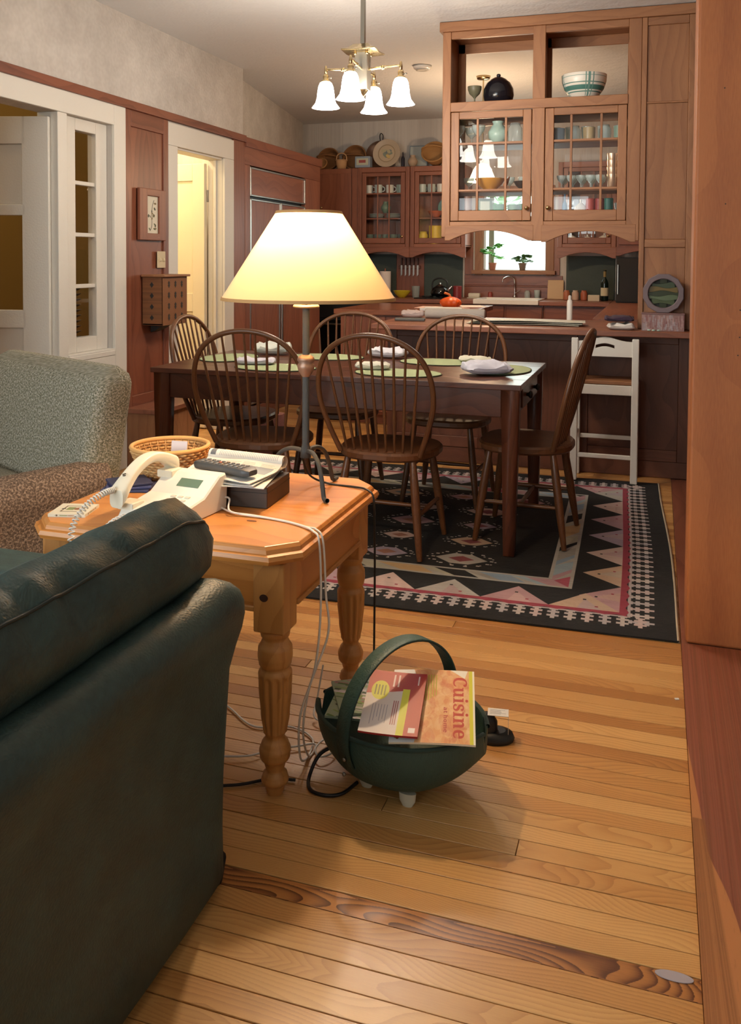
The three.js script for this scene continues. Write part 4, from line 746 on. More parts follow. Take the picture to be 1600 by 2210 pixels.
// ---- kitchen pendant above the island
{
  const p = thing('kitchen_pendant', 'lit glass pendant lamp hanging over the kitchen island, behind the first glass door', 'lamp', [-1.38, 0, -7.2]);
  obj('canopy', lathe([[0, HC], [0.06, HC], [0.05, HC - 0.025], [0, HC - 0.03]], 24), M.brass, p);
  obj('rod', bar([0, HC - 0.02, 0], [0, 2.1, 0], 0.006, 10), M.brass, p);
  obj('shade', lathe([[0.02, 2.1], [0.045, 2.095], [0.075, 2.05], [0.1, 1.99], [0.125, 1.95], [0.122, 1.95], [0.097, 1.99], [0.07, 2.05], [0.03, 2.09]], 36), std({ color: '#fff6e6', emissive: rgbm(255, 236, 205), emissiveIntensity: 2.2, roughness: 0.4 }), p);
  const l = new THREE.PointLight(rgbm(255, 214, 168), 3.0); l.position.set(0, 2.03, 0); l.castShadow = true; l.shadow.radius = 2; p.add(l);
}

// ================================================================ SITTING PLACE
// ---- pine side table
const PT = 0.63;
{
  const x0 = -1.56, x1 = -0.79, z0 = -2.59, z1 = -1.865, cx = (x0 + x1) / 2, cz = (z0 + z1) / 2, hx = (x1 - x0) / 2, hz = (z1 - z0) / 2;
  const t = thing('pine_side_table', 'honey pine side table with clipped corners and fluted turned legs', 'table', [cx, 0, cz]);
  const oct = (i, c = 0.062) => [[-hx + i + c, -hz + i], [hx - i - c, -hz + i], [hx - i, -hz + i + c], [hx - i, hz - i - c], [hx - i - c, hz - i], [-hx + i + c, hz - i], [-hx + i, hz - i - c], [-hx + i, -hz + i + c]];
  const ring = (i, y, c) => oct(i, c).map(([x, z]) => V(x, y, z)).reverse();
  const slab = loft([ring(0.02, PT - 0.045), ring(0.004, PT - 0.04), ring(0.0, PT - 0.03), ring(0.003, PT - 0.02), ring(0.012, PT - 0.017), ring(0.014, PT - 0.008), ring(0.019, PT - 0.001), ring(0.021, PT)]);
  obj('top', uvm(slab.toNonIndexed ? clean(slab) : slab, 'x', 0.4, 0.1), M.pine, t); t.children[0].geometry.computeVertexNormals();
  const A = 0.04;
  obj('apron', bc(-hx + A + 0.08, hx - A - 0.08, PT - 0.165, PT - 0.045, hz - A - 0.03, hz - A - 0.012), M.pine, t);
  obj('apron', bc(-hx + A + 0.08, hx - A - 0.08, PT - 0.165, PT - 0.045, -hz + A + 0.012, -hz + A + 0.03), M.pine, t);
  for (const s of [-1, 1]) obj('apron', bc(s * (hx - A - 0.012) - 0.009, s * (hx - A - 0.012) + 0.009, PT - 0.165, PT - 0.045, -hz + A + 0.08, hz - A - 0.08, { grain: 'z' }), M.pine, t);
  obj('moulding', merge(bc(-hx + A + 0.08, hx - A - 0.08, PT - 0.172, PT - 0.158, hz - A - 0.014, hz - A - 0.004, { b: 0.004 }), ...[-1, 1].map((s) => bc(s * (hx - A - 0.002) - 0.006, s * (hx - A - 0.002) + 0.006, PT - 0.172, PT - 0.158, -hz + A + 0.08, hz - A - 0.08, { b: 0.004, grain: 'z' }))), M.pineLeg, t);
  const prof = [[0, 0.02], [0.018, 0.024], [0.034, 0.034], [0.05, 0.03], [0.058, 0.022], [0.075, 0.026], [0.092, 0.037], [0.11, 0.039], [0.128, 0.033], [0.14, 0.024], [0.148, 0.024], [0.155, 0.03], [0.2, 0.036], [0.26, 0.041], [0.3, 0.042], [0.308, 0.04], [0.315, 0.034], [0.325, 0.04], [0.345, 0.043], [0.365, 0.042], [0.38, 0.034], [0.388, 0.031], [0.396, 0.036], [0.408, 0.037], [0.412, 0.034]];
  for (const sx of [-1, 1]) for (const sz of [-1, 1]) {
    const lx = sx * (hx - A - 0.042), lz = sz * (hz - A - 0.042);
    const fl = (y) => clamp((y - 0.15) / 0.012) * clamp((0.302 - y) / 0.012);
    const rings = []; const N = 72;
    const at = (y) => { let i = 0; while (i < prof.length - 2 && prof[i + 1][0] < y) i++; const [a, ra] = prof[i], [b, rb] = prof[i + 1]; const q = clamp((y - a) / (b - a)); return mix(ra, rb, q * q * (3 - 2 * q)); };
    for (let j = 0; j <= 90; j++) { const y = 0.412 * j / 90, r = at(y), f = fl(y); rings.push(Array.from({ length: N }, (_, i) => { const a = -2 * PI * i / N, q = r * (1 - 0.13 * f * Math.pow(Math.abs(Math.cos(6 * a)), 3)); return V(lx + q * Math.cos(a), y, lz + q * Math.sin(a)); })); }
    const leg = obj('leg', uvm(loft(rings), 'y', rnd(), rnd()), M.pineLeg, t);
    obj('leg_block', bc(lx - 0.041, lx + 0.041, 0.41, PT - 0.045, lz - 0.041, lz + 0.041, { grain: 'y', b: 0.005 }), M.pineLeg, leg);
    if (sx > 0 && sz > 0) obj('knot', clean(new THREE.CylinderGeometry(1, 1, 0.002, 18).scale(0.011, 1, 0.009)).rotateX(PI / 2).translate(lx - 0.012, 0.497, lz + 0.0412), plain('#3a2012', 0.6), leg, 'dark knot');
  }
  for (const [x, z, s] of [[-0.99, -2.06, 1], [-0.935, -2.43, 0.7]]) obj('knot', clean(new THREE.CylinderGeometry(1, 1, 0.001, 18).scale(0.014 * s, 1, 0.006 * s)).translate(x - cx, PT + 0.0003, z - cz), plain('#6d3d1c', 0.6), t);
}
// ---- table lamp
{
  const L = thing('table_lamp', 'wrought-iron tripod table lamp with a glowing cream cone shade', 'lamp', [-0.97, PT, -2.38]);
  const m = M.iron;
  obj('pole', lathe([[0, 0.1], [0.016, 0.1], [0.014, 0.125], [0.0105, 0.14], [0.0105, 0.34], [0.012, 0.365], [0.0105, 0.41], [0.0105, 0.54], [0, 0.54]], 18), m, L);
  obj('collar', lathe([[0.011, 0.337], [0.02, 0.35], [0.024, 0.36], [0.026, 0.37], [0.021, 0.378], [0.026, 0.386], [0.024, 0.394], [0.016, 0.4], [0.011, 0.402]], 24), std({ color: '#8a7264', roughness: 0.4, metalness: 0.5 }), L, 'reddish ringed collar');
  obj('disc', lathe([[0, 0.538], [0.036, 0.538], [0.039, 0.542], [0.036, 0.547], [0, 0.547]], 28), std({ color: '#b39a80', roughness: 0.35, metalness: 0.7 }), L);
  for (const a of [-0.78, 1.28, 3.0]) {   // direction of each foot, measured from +x towards -z
    const dx = Math.cos(a), dz = -Math.sin(a), at = (r, y) => [dx * r, y, dz * r];
    obj('leg', tube([at(0.004, 0.115), at(0.025, 0.122), at(0.06, 0.12), at(0.092, 0.1), at(0.112, 0.066), at(0.124, 0.03), at(0.131, 0.01), at(0.142, 0.0075), at(0.154, 0.0095)], 0.0065, 36, 10), m, L);
  }
  const paper = phys({ color: '#e9c795', roughness: 1, transmission: 0.26, thickness: 0 });
  const cone = lathe([[0.252, 0.565], [0.095, 0.815]], 72).translate(0.008, 0, 0);
  obj('shade', cone, paper, L, 'cream paper cone shade, glowing');
  obj('trim_ring', merge(lathe([[0.251, 0.561], [0.2535, 0.561], [0.2515, 0.57], [0.249, 0.57]], 64).translate(0.008, 0, 0), lathe([[0.095, 0.81], [0.0985, 0.81], [0.096, 0.818], [0.093, 0.818]], 48).translate(0.008, 0, 0)), plain('#b98f5c', 0.7), L);
  obj('harp', merge(tube([[0, 0.547, 0], [0.045, 0.6, 0], [0.045, 0.68, 0], [0.026, 0.77, 0], [0, 0.796, 0]], 0.0022, 24, 6), tube([[0, 0.547, 0], [-0.045, 0.6, 0], [-0.045, 0.68, 0], [-0.026, 0.77, 0], [0, 0.796, 0]], 0.0022, 24, 6), ...[0, 1, 2].map((i) => bar([0, 0.8, 0], [0.008 + 0.094 * Math.cos(i * 2.1), 0.812, 0.094 * Math.sin(i * 2.1)], 0.002, 6))), M.brass, L);
  obj('socket', lathe([[0, 0.547], [0.016, 0.55], [0.018, 0.65], [0.014, 0.672], [0, 0.672]], 16), M.brass, L);
  obj('bulb', lathe([[0.013, 0.67], [0.018, 0.69], [0.03, 0.72], [0.031, 0.745], [0.02, 0.77], [0, 0.777]], 20), std({ color: '#fff6e0', emissive: rgbm(255, 226, 180), emissiveIntensity: 6 }), L);
  const l = new THREE.PointLight(rgbm(255, 226, 186), 2.2); l.position.set(0, 0.735, 0); l.castShadow = true; l.shadow.radius = 1.4; L.add(l);
}
// ---- green leather chair
{
  const t = thing('leather_armchair', 'dark green leather armchair with a piped back cushion, seen from behind', 'armchair');
  // plan of the shell: far arm, rounded corner, back, near arm
  const path = [], R = 0.15, xo = -0.815, zf = -1.70, zn = -0.42;
  for (let i = 0; i <= 8; i++) path.push([mix(-1.62, xo - R, i / 8), zf, 0, -1]);
  for (let i = 1; i <= 10; i++) { const a = PI / 2 * i / 10; path.push([xo - R + R * Math.sin(a), zf + R - R * Math.cos(a), Math.sin(a), -Math.cos(a)]); }
  for (let i = 1; i <= 16; i++) path.push([xo, mix(zf + R, zn - R, i / 16), 1, 0]);
  for (let i = 1; i <= 8; i++) { const a = PI / 2 * i / 8; path.push([xo - R + R * Math.cos(a), zn - R + R * Math.sin(a), Math.cos(a), Math.sin(a)]); }
  for (let i = 1; i <= 6; i++) path.push([mix(xo - R, -1.62, i / 6), zn, 0, 1]);
  const prof = [[-0.012, 0.035], [-0.012, 0.12], [-0.008, 0.28], [-0.002, 0.42], [0.006, 0.53], [0.018, 0.58], [0.03, 0.615], [0.036, 0.645], [0.034, 0.672], [0.024, 0.694], [0.006, 0.708], [-0.018, 0.714], [-0.05, 0.712], [-0.09, 0.703], [-0.125, 0.682], [-0.14, 0.64], [-0.14, 0.5], [-0.14, 0.3], [-0.14, 0.035]];
  const dn = (y) => y > 0.3 ? y - 0.04 : y - 0.04 * clamp((y - 0.12) / 0.18);
  const rings = path.map(([x, z, nx, nz], k) => prof.map(([u, y]) => { const arm = k <= 8 ? 1 : k < 19 ? 1 - (k - 8) / 11 : k > 42 ? 1 : 0, lo = 0.085 * arm * arm * (3 - 2 * arm) * clamp((y - 0.2) / 0.3); const w = 0.004 * n3(x * 5, y * 6, z * 5); return V(x + nx * (u + w), dn(y) - lo + (y > 0.5 ? 0.004 * n3(z * 7, x * 7, 3) : 0), z + nz * (u + w)); }));
  obj('shell', loft(rings), M.leather, t);
  // back cushion: cross sections along z
  const cr = [], cs = [[-0.04, 0.665], [-0.018, 0.69], [-0.006, 0.727], [-0.01, 0.77], [-0.025, 0.808], [-0.05, 0.836], [-0.086, 0.847], [-0.126, 0.828], [-0.168, 0.778], [-0.205, 0.71], [-0.242, 0.635], [-0.26, 0.54], [-0.23, 0.45], [-0.15, 0.43], [-0.13, 0.51], [-0.13, 0.62], [-0.1, 0.66]];
  const zs = []; for (let i = 0; i <= 44; i++) zs.push(mix(-1.655, -0.5, i / 44)); for (let i = 1; i < 9; i++) zs.splice(i, 0, -1.655 + 0.026 * (i / 9) * (i / 9));
  const ecx = -0.115, ecy = 0.64; const pipe = [];
  const shrink = (z) => { const e = Math.min(z + 1.655, -0.5 - z); return Math.sqrt(clamp(1 - Math.pow(1 - clamp(e / 0.22), 2.1))); };
  zs.sort((a, b) => a - b);
  for (const z of zs) {
    const s = Math.max(0.03, shrink(z));
    cr.push(cs.map(([u, y], i) => { const wr = 0.006 * n3(u * 9, y * 9, z * 11) + 0.004 * n3(u * 4, y * 26, z * 30); return V(xo + ecx + (u - ecx) * s + wr, ecy + (y - ecy) * (0.12 + 0.88 * s) + wr, z); }));
    const [u, y] = cs[4]; if (s > 0.4) pipe.push(V(xo + ecx + (u - ecx) * s + 0.002 + 0.006 * n3(u * 9, y * 9, z * 11), ecy + (y - ecy) * (0.12 + 0.88 * s) + 0.001 + 0.006 * n3(u * 9, y * 9, z * 11), z));
  }
  const bcush = obj('back_cushion', loft(cr.map((r) => r.slice().reverse())), M.leather, t);
  obj('piping', clean(new THREE.TubeGeometry(new THREE.CatmullRomCurve3(pipe), 120, 0.0032, 6)), M.piping, bcush, 'dark seam piping');
  // seat cushion, arm pad, feet
  obj('seat_cushion', clean(new RoundedBoxGeometry(0.62, 0.17, 0.98, 4, 0.05)).translate(-1.36, 0.4, -1.06), M.leather, t);
  obj('seat_base', bc(-1.6, -0.93, 0.06, 0.31, -1.56, -0.56), M.leather, t);
  obj('arm_pad', clean(new RoundedBoxGeometry(0.62, 0.07, 0.17, 4, 0.032)).translate(-1.28, 0.585, -1.64), M.leather, t);
  for (const [x, z] of [[-0.87, -1.62], [-0.87, -0.5], [-1.55, -1.62], [-1.55, -0.5]]) obj('foot', lathe([[0, 0], [0.022, 0], [0.03, 0.05], [0, 0.05]], 16).translate(x, 0, z), M.black, t);
}
// ---- tweed armchair
{
  const t = thing('tweed_armchair', 'grey-green tweed armchair beside the pine side table', 'armchair', [-2.43, 0, -2.63], -0.433);
  const fab = std({ map: tweedGrey, bumpMap: tweedBump, bumpScale: 0.002, roughness: 1 }), arm = std({ map: tweedBrown, bumpMap: tweedBump, bumpScale: 0.002, roughness: 1 });
  const rr = (w, h, r, n = 6) => { const o = []; for (const [sx, sy, a0] of [[1, 1, 0], [-1, 1, PI / 2], [-1, -1, PI], [1, -1, 1.5 * PI]]) for (let i = 0; i <= n; i++) { const a = a0 + PI / 2 * i / n; o.push([sx * (w / 2 - r) + r * Math.cos(a), sy * (h / 2 - r) + r * Math.sin(a)]); } return o; };
  // back: sections by height, plan a rounded slab, leaning backwards, wider at the top
  const rings = []; const HB = 0.91;
  for (let j = 0; j <= 26; j++) {
    const q = j / 26, y = 0.12 + (HB - 0.12) * q, top = Math.sqrt(clamp(1 - Math.pow(clamp((q - 0.9) / 0.1), 2)));
    const w = (0.78 + 0.17 * Math.pow(q, 0.7)) * (0.9 + 0.1 * top) - 0.02 * (1 - top), d = (0.2 - 0.04 * q) * (0.25 + 0.75 * top);
    rings.push(rr(w, d, Math.min(0.06, d / 2.1)).map(([x, z]) => V(x, y, z - 0.28 - 0.12 * q - 0.03 * (x / 0.4) * (x / 0.4) * -1)).reverse());
  }
  obj('back', loft(rings), fab, t);
  const seat = obj('seat_cushion', clean(new RoundedBoxGeometry(0.62, 0.17, 0.62, 4, 0.05)).translate(0, 0.4, 0.1), fab, t);
  obj('base', bc(-0.38, 0.38, 0.1, 0.32, -0.3, 0.38, { b: 0.02 }), arm, t);
  for (const s of [-1, 1]) {
    const sec = (k) => { const o = []; const top = 0.575 - 0.015 * k; for (let i = 0; i <= 18; i++) { const a = -0.5 + (PI + 1.0) * i / 18; o.push([0.085 * Math.cos(a), top - 0.085 + 0.085 * Math.sin(a)]); } o.push([-0.07, 0.3], [-0.07, 0.1], [0.065, 0.1], [0.062, 0.3]); return o; };
    const zz = []; for (let i = 0; i <= 16; i++) zz.push(mix(-0.32, 0.42, i / 16));
    obj('arm', loft(zz.map((z, k) => { const e = Math.min(1, 0.75 + 4 * Math.min((z + 0.32), (0.42 - z))); return sec((z - 0.05)).map(([x, y]) => V(s * 0.42 + x * e, 0.3 + (y - 0.3) * Math.min(1, 0.9 + 0.1 * e), z)); })), arm, t);
  }
  for (const [x, z] of [[-0.34, -0.26], [0.34, -0.26], [-0.34, 0.34], [0.34, 0.34]]) obj('foot', lathe([[0, 0], [0.02, 0], [0.03, 0.1], [0, 0.1]], 12).translate(x, 0, z), M.tableDark, t);
}

// ================================================================ SMALL THINGS
const cloth = (w, d, h, seedK, fold = 3) => {                       // loosely folded cloth: a rumpled pillow of layers
  const rings = []; for (let j = 0; j <= 12; j++) { const q = j / 12, e = Math.sqrt(clamp(1 - Math.pow(Math.abs(2 * q - 1), 5))); rings.push(Array.from({ length: 26 }, (_, i) => { const a = 2 * PI * i / 26, cx = Math.cos(a), sy = Math.sin(a); const x = Math.sign(cx) * Math.pow(Math.abs(cx), 0.6) * w / 2 * (0.82 + 0.18 * e); const y = Math.max(0.001, h / 2 + sy * h / 2 * (0.3 + 0.7 * e) + h * 0.4 * n3(x * 18 + seedK, q * fold, sy) * (sy > 0 ? 1 : 0)); return V(x + 0.006 * n3(seedK, q * 6, cx * 2), y, (q - 0.5) * d); })); }
  return loft(rings);
};
// ---- place mats and napkins
{
  const matM = std({ color: '#98a37c', roughness: 0.9, bumpMap: fineBump, bumpScale: 0.001 }), edge = plain('#3f4632', 0.8);
  const mat = (x, z, rx, rz, label) => { const t = thing('place_mat', label, 'place mat', [x, 0.771, z], 0, 'oval green place mats'); obj('mat', extrude(ell(rx - 0.004, rz - 0.004, 44), 0.003, 0.001).rotateX(-PI / 2).translate(0, 0.0012, 0), matM, t); obj('binding', clean(new THREE.TorusGeometry(1, 0.011, 6, 48)).scale(rx, rz, 0.22).rotateX(PI / 2).translate(0, 0.0026, 0), edge, t); return t; };
  const list = [[-1.79, -3.99, 0.21, 0.145, 'oval green place mat before the chair beside the lamp pole'], [-1.16, -4.0, 0.21, 0.145, 'oval green place mat on the lamp side near the drawer end'], [-1.72, -4.52, 0.21, 0.145, 'oval green place mat on the kitchen side toward the refrigerator'], [-1.08, -4.5, 0.21, 0.145, 'oval green place mat on the kitchen side by the peninsula'], [-2.2, -4.3, 0.145, 0.2, 'oval green place mat at the doorway end of the table'], [-0.72, -4.3, 0.145, 0.2, 'oval green place mat at the drawer end of the table']];
  for (const m of list) mat(...m);
  const nm = (c) => std({ color: c, roughness: 0.95 });
  const nap = (x, z, w, d, h, turn, c, k, label) => single('napkin', cloth(w, d, h, k), nm(c), label, 'napkin', [x, 0.7775, z], turn, 'napkins on the dining table');
  nap(-2.06, -4.56, 0.2, 0.13, 0.055, 0.3, '#c9ccc4', 1, 'rumpled pale napkin at the doorway end of the table');
  nap(-1.93, -4.06, 0.2, 0.1, 0.03, 0.25, '#c3bfca', 2, 'flat lilac-white napkin on the mat beside the lamp pole');
  nap(-1.4, -4.62, 0.22, 0.1, 0.045, -0.1, '#cfcdd4', 3, 'rolled white napkin between the two kitchen-side chairs');
  nap(-1.31, -4.07, 0.17, 0.08, 0.03, 0.2, '#d3cfc0', 4, 'folded cream napkin on the lamp-side mat near the drawer end');
  nap(-0.9, -4.56, 0.17, 0.09, 0.025, 0.1, '#cfcbb8', 5, 'folded cream napkin on the kitchen-side mat by the peninsula');
  nap(-0.76, -4.12, 0.23, 0.17, 0.05, 0.5, '#c9c9d6', 6, 'rumpled white and blue napkin at the drawer end of the table');
}
// ---- on the pine table
{
  const cream = plain('#e4ddca', 0.35), whiteP = plain('#e6e4dc', 0.35), cordM = plain('#dedad2', 0.5);
  // telephone
  const p = thing('telephone', 'cream desk telephone with a small display and coiled cord on the pine table', 'telephone', [-1.205, PT, -2.035], -0.1);
  const side = [[-0.115, 0], [0.11, 0], [0.115, 0.012], [0.1, 0.03], [-0.015, 0.046], [-0.085, 0.088], [-0.112, 0.09], [-0.12, 0.075]];   // local x of the shape = -z
  obj('base', extrude(side.map(([a, b]) => [a, b]), 0.17, 0.004).rotateY(-PI / 2).translate(0.085, 0.004, 0), whiteP, p);
  obj('display', box(0.07, 0.002, 0.03, 0.015, 0.0765, -0.052, { rx: 0.54, b: 0 }), plain('#5f7a6c', 0.25), p, 'small grey-green display');
  obj('cradle', box(0.05, 0.022, 0.05, -0.075, 0.09, -0.085), cream, p); obj('cradle', box(0.05, 0.02, 0.05, -0.075, 0.042, 0.08), cream, p);
  const hs = obj('handset', loft(Array.from({ length: 25 }, (_, j) => { const q = j / 24, z = mix(-0.115, 0.125, q), arch = 0.045 * Math.sin(PI * q), end = Math.pow(Math.abs(2 * q - 1), 3), w = mix(0.019, 0.028, end) * (q < 0.02 || q > 0.98 ? 0.75 : 1), h = mix(0.013, 0.024, end); return Array.from({ length: 16 }, (_, i) => { const a = 2 * PI * i / 16; return V(-0.085 + w * Math.sign(Math.cos(a)) * Math.pow(Math.abs(Math.cos(a)), 0.6), 0.118 - 0.04 * q + arch - 0.012 * end + h * Math.sign(Math.sin(a)) * Math.pow(Math.abs(Math.sin(a)), 0.6), z); }); })), cream, p);
  for (let j = 0; j < 4; j++) for (let i = 0; i < 3; i++) obj('key', box(0.014, 0.004, 0.01, 0.0 + i * 0.022, 0.0525 - j * 0.0031, 0.0 + j * 0.022, { rx: 0.14, b: 0.001 }), plain('#c9c5b8', 0.5), p);
  obj('vent', merge(box(0.004, 0.002, 0.01, -0.088, 0.122, 0.09, { b: 0 }), box(0.006, 0.002, 0.006, -0.08, 0.121, 0.1, { b: 0 })), M.dark, hs);
  const coil = []; const path = curve([[-0.09, 0.09, 0.128], [-0.1, 0.085, 0.16], [-0.12, 0.06, 0.2], [-0.13, 0.01, 0.235], [-0.11, -0.07, 0.25], [-0.06, -0.06, 0.243], [-0.04, 0.02, 0.215], [-0.05, 0.03, 0.13]]);
  for (let i = 0; i <= 420; i++) { const q = i / 420, c = path.getPoint(q), a = q * 2 * PI * 46, tn = path.getTangent(q), u = V(0, 1, 0).cross(tn).normalize(), v = tn.clone().cross(u); coil.push(c.addScaledVector(u, 0.007 * Math.cos(a)).addScaledVector(v, 0.007 * Math.sin(a))); }
  obj('coiled_cord', clean(new THREE.TubeGeometry(new THREE.CatmullRomCurve3(coil), 840, 0.0019, 5)), cordM, p);
  // phone and power leads over the table edge and down to the floor
  const ex = -0.778;
  single('telephone_lead', tube([[-1.11, PT + 0.008, -2.12], [-1.05, PT + 0.006, -2.09], [-0.95, PT + 0.004, -2.085], [-0.86, PT + 0.004, -2.06], [-0.802, PT + 0.004, -2.02], [ex, PT - 0.02, -2.0], [ex + 0.004, 0.45, -2.0], [ex - 0.012, 0.3, -2.005], [ex - 0.05, 0.17, -2.0], [ex - 0.062, 0.05, -2.03], [-0.85, 0.006, -2.1], [-0.87, 0.005, -2.19], [-0.95, 0.005, -2.23], [-1.05, 0.005, -2.2], [-1.16, 0.005, -2.27], [-1.25, 0.005, -2.33]], 0.0028, 200, 6), cordM, 'white telephone lead hanging over the clipped edge of the pine table', 'cord');
  single('telephone_power_lead', tube([[-1.12, PT + 0.03, -2.14], [-1.09, PT + 0.032, -2.13], [-1.065, PT + 0.012, -2.085], [-1.0, PT + 0.004, -2.095], [-0.9, PT + 0.004, -2.075], [-0.83, PT + 0.0045, -2.045], [-0.8, PT + 0.004, -2.035], [ex + 0.002, PT - 0.02, -2.02], [ex + 0.012, 0.48, -2.015], [ex + 0.016, 0.38, -2.02], [ex - 0.03, 0.24, -2.01], [ex - 0.05, 0.12, -2.02], [-0.845, 0.012, -2.1], [-0.85, 0.011, -2.16], [-0.9, 0.011, -2.13], [-0.95, 0.011, -2.1], [-1.0, 0.011, -2.05], [-1.1, 0.011, -2.03], [-1.2, 0.011, -2.1]], 0.0028, 220, 6), cordM, 'white power lead twisted beside the telephone lead below the table', 'cord');
  single('white_flex', tube([[-0.905, 0.13, -2.36], [-0.91, 0.05, -2.33], [-0.9, 0.017, -2.28], [-0.84, 0.017, -2.25], [-0.8, 0.017, -2.2], [-0.79, 0.016, -2.13], [-0.815, 0.016, -2.1], [-0.84, 0.016, -2.14], [-0.82, 0.017, -2.21], [-0.78, 0.017, -2.24]], 0.0026, 140, 6), cordM, 'white cord bunched on the floor between the pine legs and the garden trug', 'cord');
  single('lamp_cord', tube([[-1.0, PT + 0.095, -2.42], [-0.985, PT + 0.03, -2.45], [-0.93, PT + 0.004, -2.47], [-0.85, PT + 0.004, -2.46], [-0.80, PT + 0.004, -2.44], [-0.776, PT - 0.02, -2.43], [-0.772, 0.5, -2.43], [-0.77, 0.25, -2.425], [-0.772, 0.04, -2.42], [-0.78, 0.006, -2.4], [-0.8, 0.006, -2.34]], 0.0032, 120, 6), M.black, 'thin black lamp cord hanging off the pine table', 'cord');
  single('floor_cord', tube([[-0.66, 0.012, -2.115], [-0.7, 0.03, -2.10], [-0.75, 0.06, -2.09], [-0.795, 0.05, -2.06], [-0.81, 0.012, -2.02], [-0.79, 0.006, -1.975], [-0.745, 0.006, -1.965], [-0.71, 0.006, -1.985], [-0.69, 0.006, -2.04]], 0.0045, 100, 8), M.black, 'black cord looped on the floor beside the garden trug', 'cord');
  single('dark_flex', tube([[-0.84, 0.006, -2.0], [-0.9, 0.006, -1.985], [-0.98, 0.006, -1.93], [-1.1, 0.006, -1.9], [-1.25, 0.006, -1.95]], 0.004, 50, 6), M.dark, 'dark flex lying on the floor behind the front pine leg', 'cord');
  // dark box, newspapers, remote control
  const bx = thing('document_box', 'dark brown shallow box under the newspapers on the pine table', 'box', [-1.102, PT, -2.255], 0.06);
  obj('body', bc(-0.1, 0.1, 0, 0.06, -0.09, 0.09, { b: 0.003 }), plain('#3a2c24', 0.55), bx);
  obj('lid_line', bc(-0.1005, 0.1005, 0.042, 0.0435, -0.0905, 0.0905, { b: 0 }), plain('#1b1410', 0.7), bx);
  const news = canvasTex(256, 256, (c, w, h) => { c.fillStyle = '#d9d8d2'; c.fillRect(0, 0, w, h); c.fillStyle = '#9a9c9f'; for (let k = 0; k < 4; k++) for (let i = 0; i < 34; i++) c.fillRect(8 + k * 62, 40 + i * 6, rnd(36, 54), 2); c.fillStyle = '#5d6570'; c.fillRect(8, 8, 150, 18); c.fillStyle = '#8794a4'; c.fillRect(132, 60, 110, 70); });
  const sheet = (w, d, y, curl, dx) => { const g = new THREE.BoxGeometry(w, 0.0022, d, 14, 1, 16), q = g.attributes.position; for (let i = 0; i < q.count; i++) { const x = q.getX(i), z = q.getZ(i); const e = clamp((-z - d / 2 + 0.07) / 0.07); q.setY(i, q.getY(i) + 0.002 * Math.sin(x * 30 + dx) + curl * e * e); if (curl) q.setZ(i, z + curl * 0.5 * e * e * e); } g.computeVertexNormals(); return clean(g).translate(0, y, 0); };
  const np = std({ map: news, roughness: 0.85 });
  const top0 = PT + 0.0645;
  single('newspaper', sheet(0.27, 0.25, 0, 0, 0), np, 'lower folded newspaper sticking out over the dark box', 'newspaper', [-1.15, top0 + 0.001, -2.235], 0.2);
  single('newspaper', sheet(0.25, 0.23, 0, 0, 2), np, 'middle folded newspaper in the pile on the dark box', 'newspaper', [-1.145, top0 + 0.0085, -2.24], 0.02);
  const nw = single('newspaper', merge(sheet(0.25, 0.2, 0, 0.03, 1), clean(new THREE.CylinderGeometry(0.017, 0.017, 0.25, 16, 1, true)).rotateZ(PI / 2).translate(0, 0.018, -0.09)), np, 'top newspaper with a curled edge under the remote control', 'newspaper', [-1.14, top0 + 0.016, -2.235], -0.1);
  const rc = thing('remote_control', 'dark grey remote control lying on the newspapers', 'remote', [-1.135, top0 + 0.0215, -2.19], -0.28);
  obj('body', loft(Array.from({ length: 17 }, (_, j) => { const q = j / 16, x = mix(-0.105, 0.105, q), w = 0.026 - 0.005 * Math.sin(PI * q) + 0.002 * q, e = j === 0 || j === 16 ? 0.6 : 1; return Array.from({ length: 14 }, (_, i) => { const a = 2 * PI * i / 14; return V(x, 0.013 + 0.012 * e * Math.sign(Math.sin(a)) * Math.pow(Math.abs(Math.sin(a)), 0.5), w * e * Math.sign(Math.cos(a)) * Math.pow(Math.abs(Math.cos(a)), 0.5)); }); })), plain('#45474a', 0.45), rc);
  for (let i = 0; i < 9; i++) for (let j = -1; j <= 1; j++) obj('button', box(0.009, 0.004, 0.008, -0.07 + i * 0.018, 0.0255, j * 0.013, { b: 0.0015 }), plain(i === 3 && j === 0 ? '#a05a48' : i === 4 ? '#7b6a5a' : '#77787a', 0.5), rc);
  // wicker basket
  const wk = plain('#c99f68', 0.75), wk2 = plain('#b58a58', 0.8);
  const wb = thing('wicker_basket', 'small round wicker basket on the back of the pine table', 'basket', [-1.438, PT, -2.41]);
  const rad = (y) => 0.072 + 0.046 * Math.pow(y / 0.09, 0.8);
  for (let k = 0; k < 10; k++) { const y = 0.006 + k * 0.0088; obj('weaver', clean(new THREE.TubeGeometry(new THREE.CatmullRomCurve3(Array.from({ length: 56 }, (_, i) => { const a = 2 * PI * i / 56, r = rad(y) + 0.0035 * ((i + k) % 2 ? 1 : -1); return V(r * Math.cos(a), y, r * Math.sin(a)); }), true), 112, 0.0046, 5, true)), k % 2 ? wk : wk2, wb); }
  for (let i = 0; i < 28; i++) { const a = 2 * PI * i / 28; obj('stake', bar([rad(0) * Math.cos(a), 0.002, rad(0) * Math.sin(a)], [rad(0.09) * Math.cos(a), 0.094, rad(0.09) * Math.sin(a)], 0.0026, 5), wk, wb); }
  obj('rim', clean(new THREE.TorusGeometry(0.118, 0.007, 8, 48)).rotateX(PI / 2).translate(0, 0.096, 0), plain('#d2a263', 0.7), wb); obj('bottom', lathe([[0, 0.001], [0.073, 0.001], [0.073, 0.006], [0, 0.006]], 32), wk2, wb);
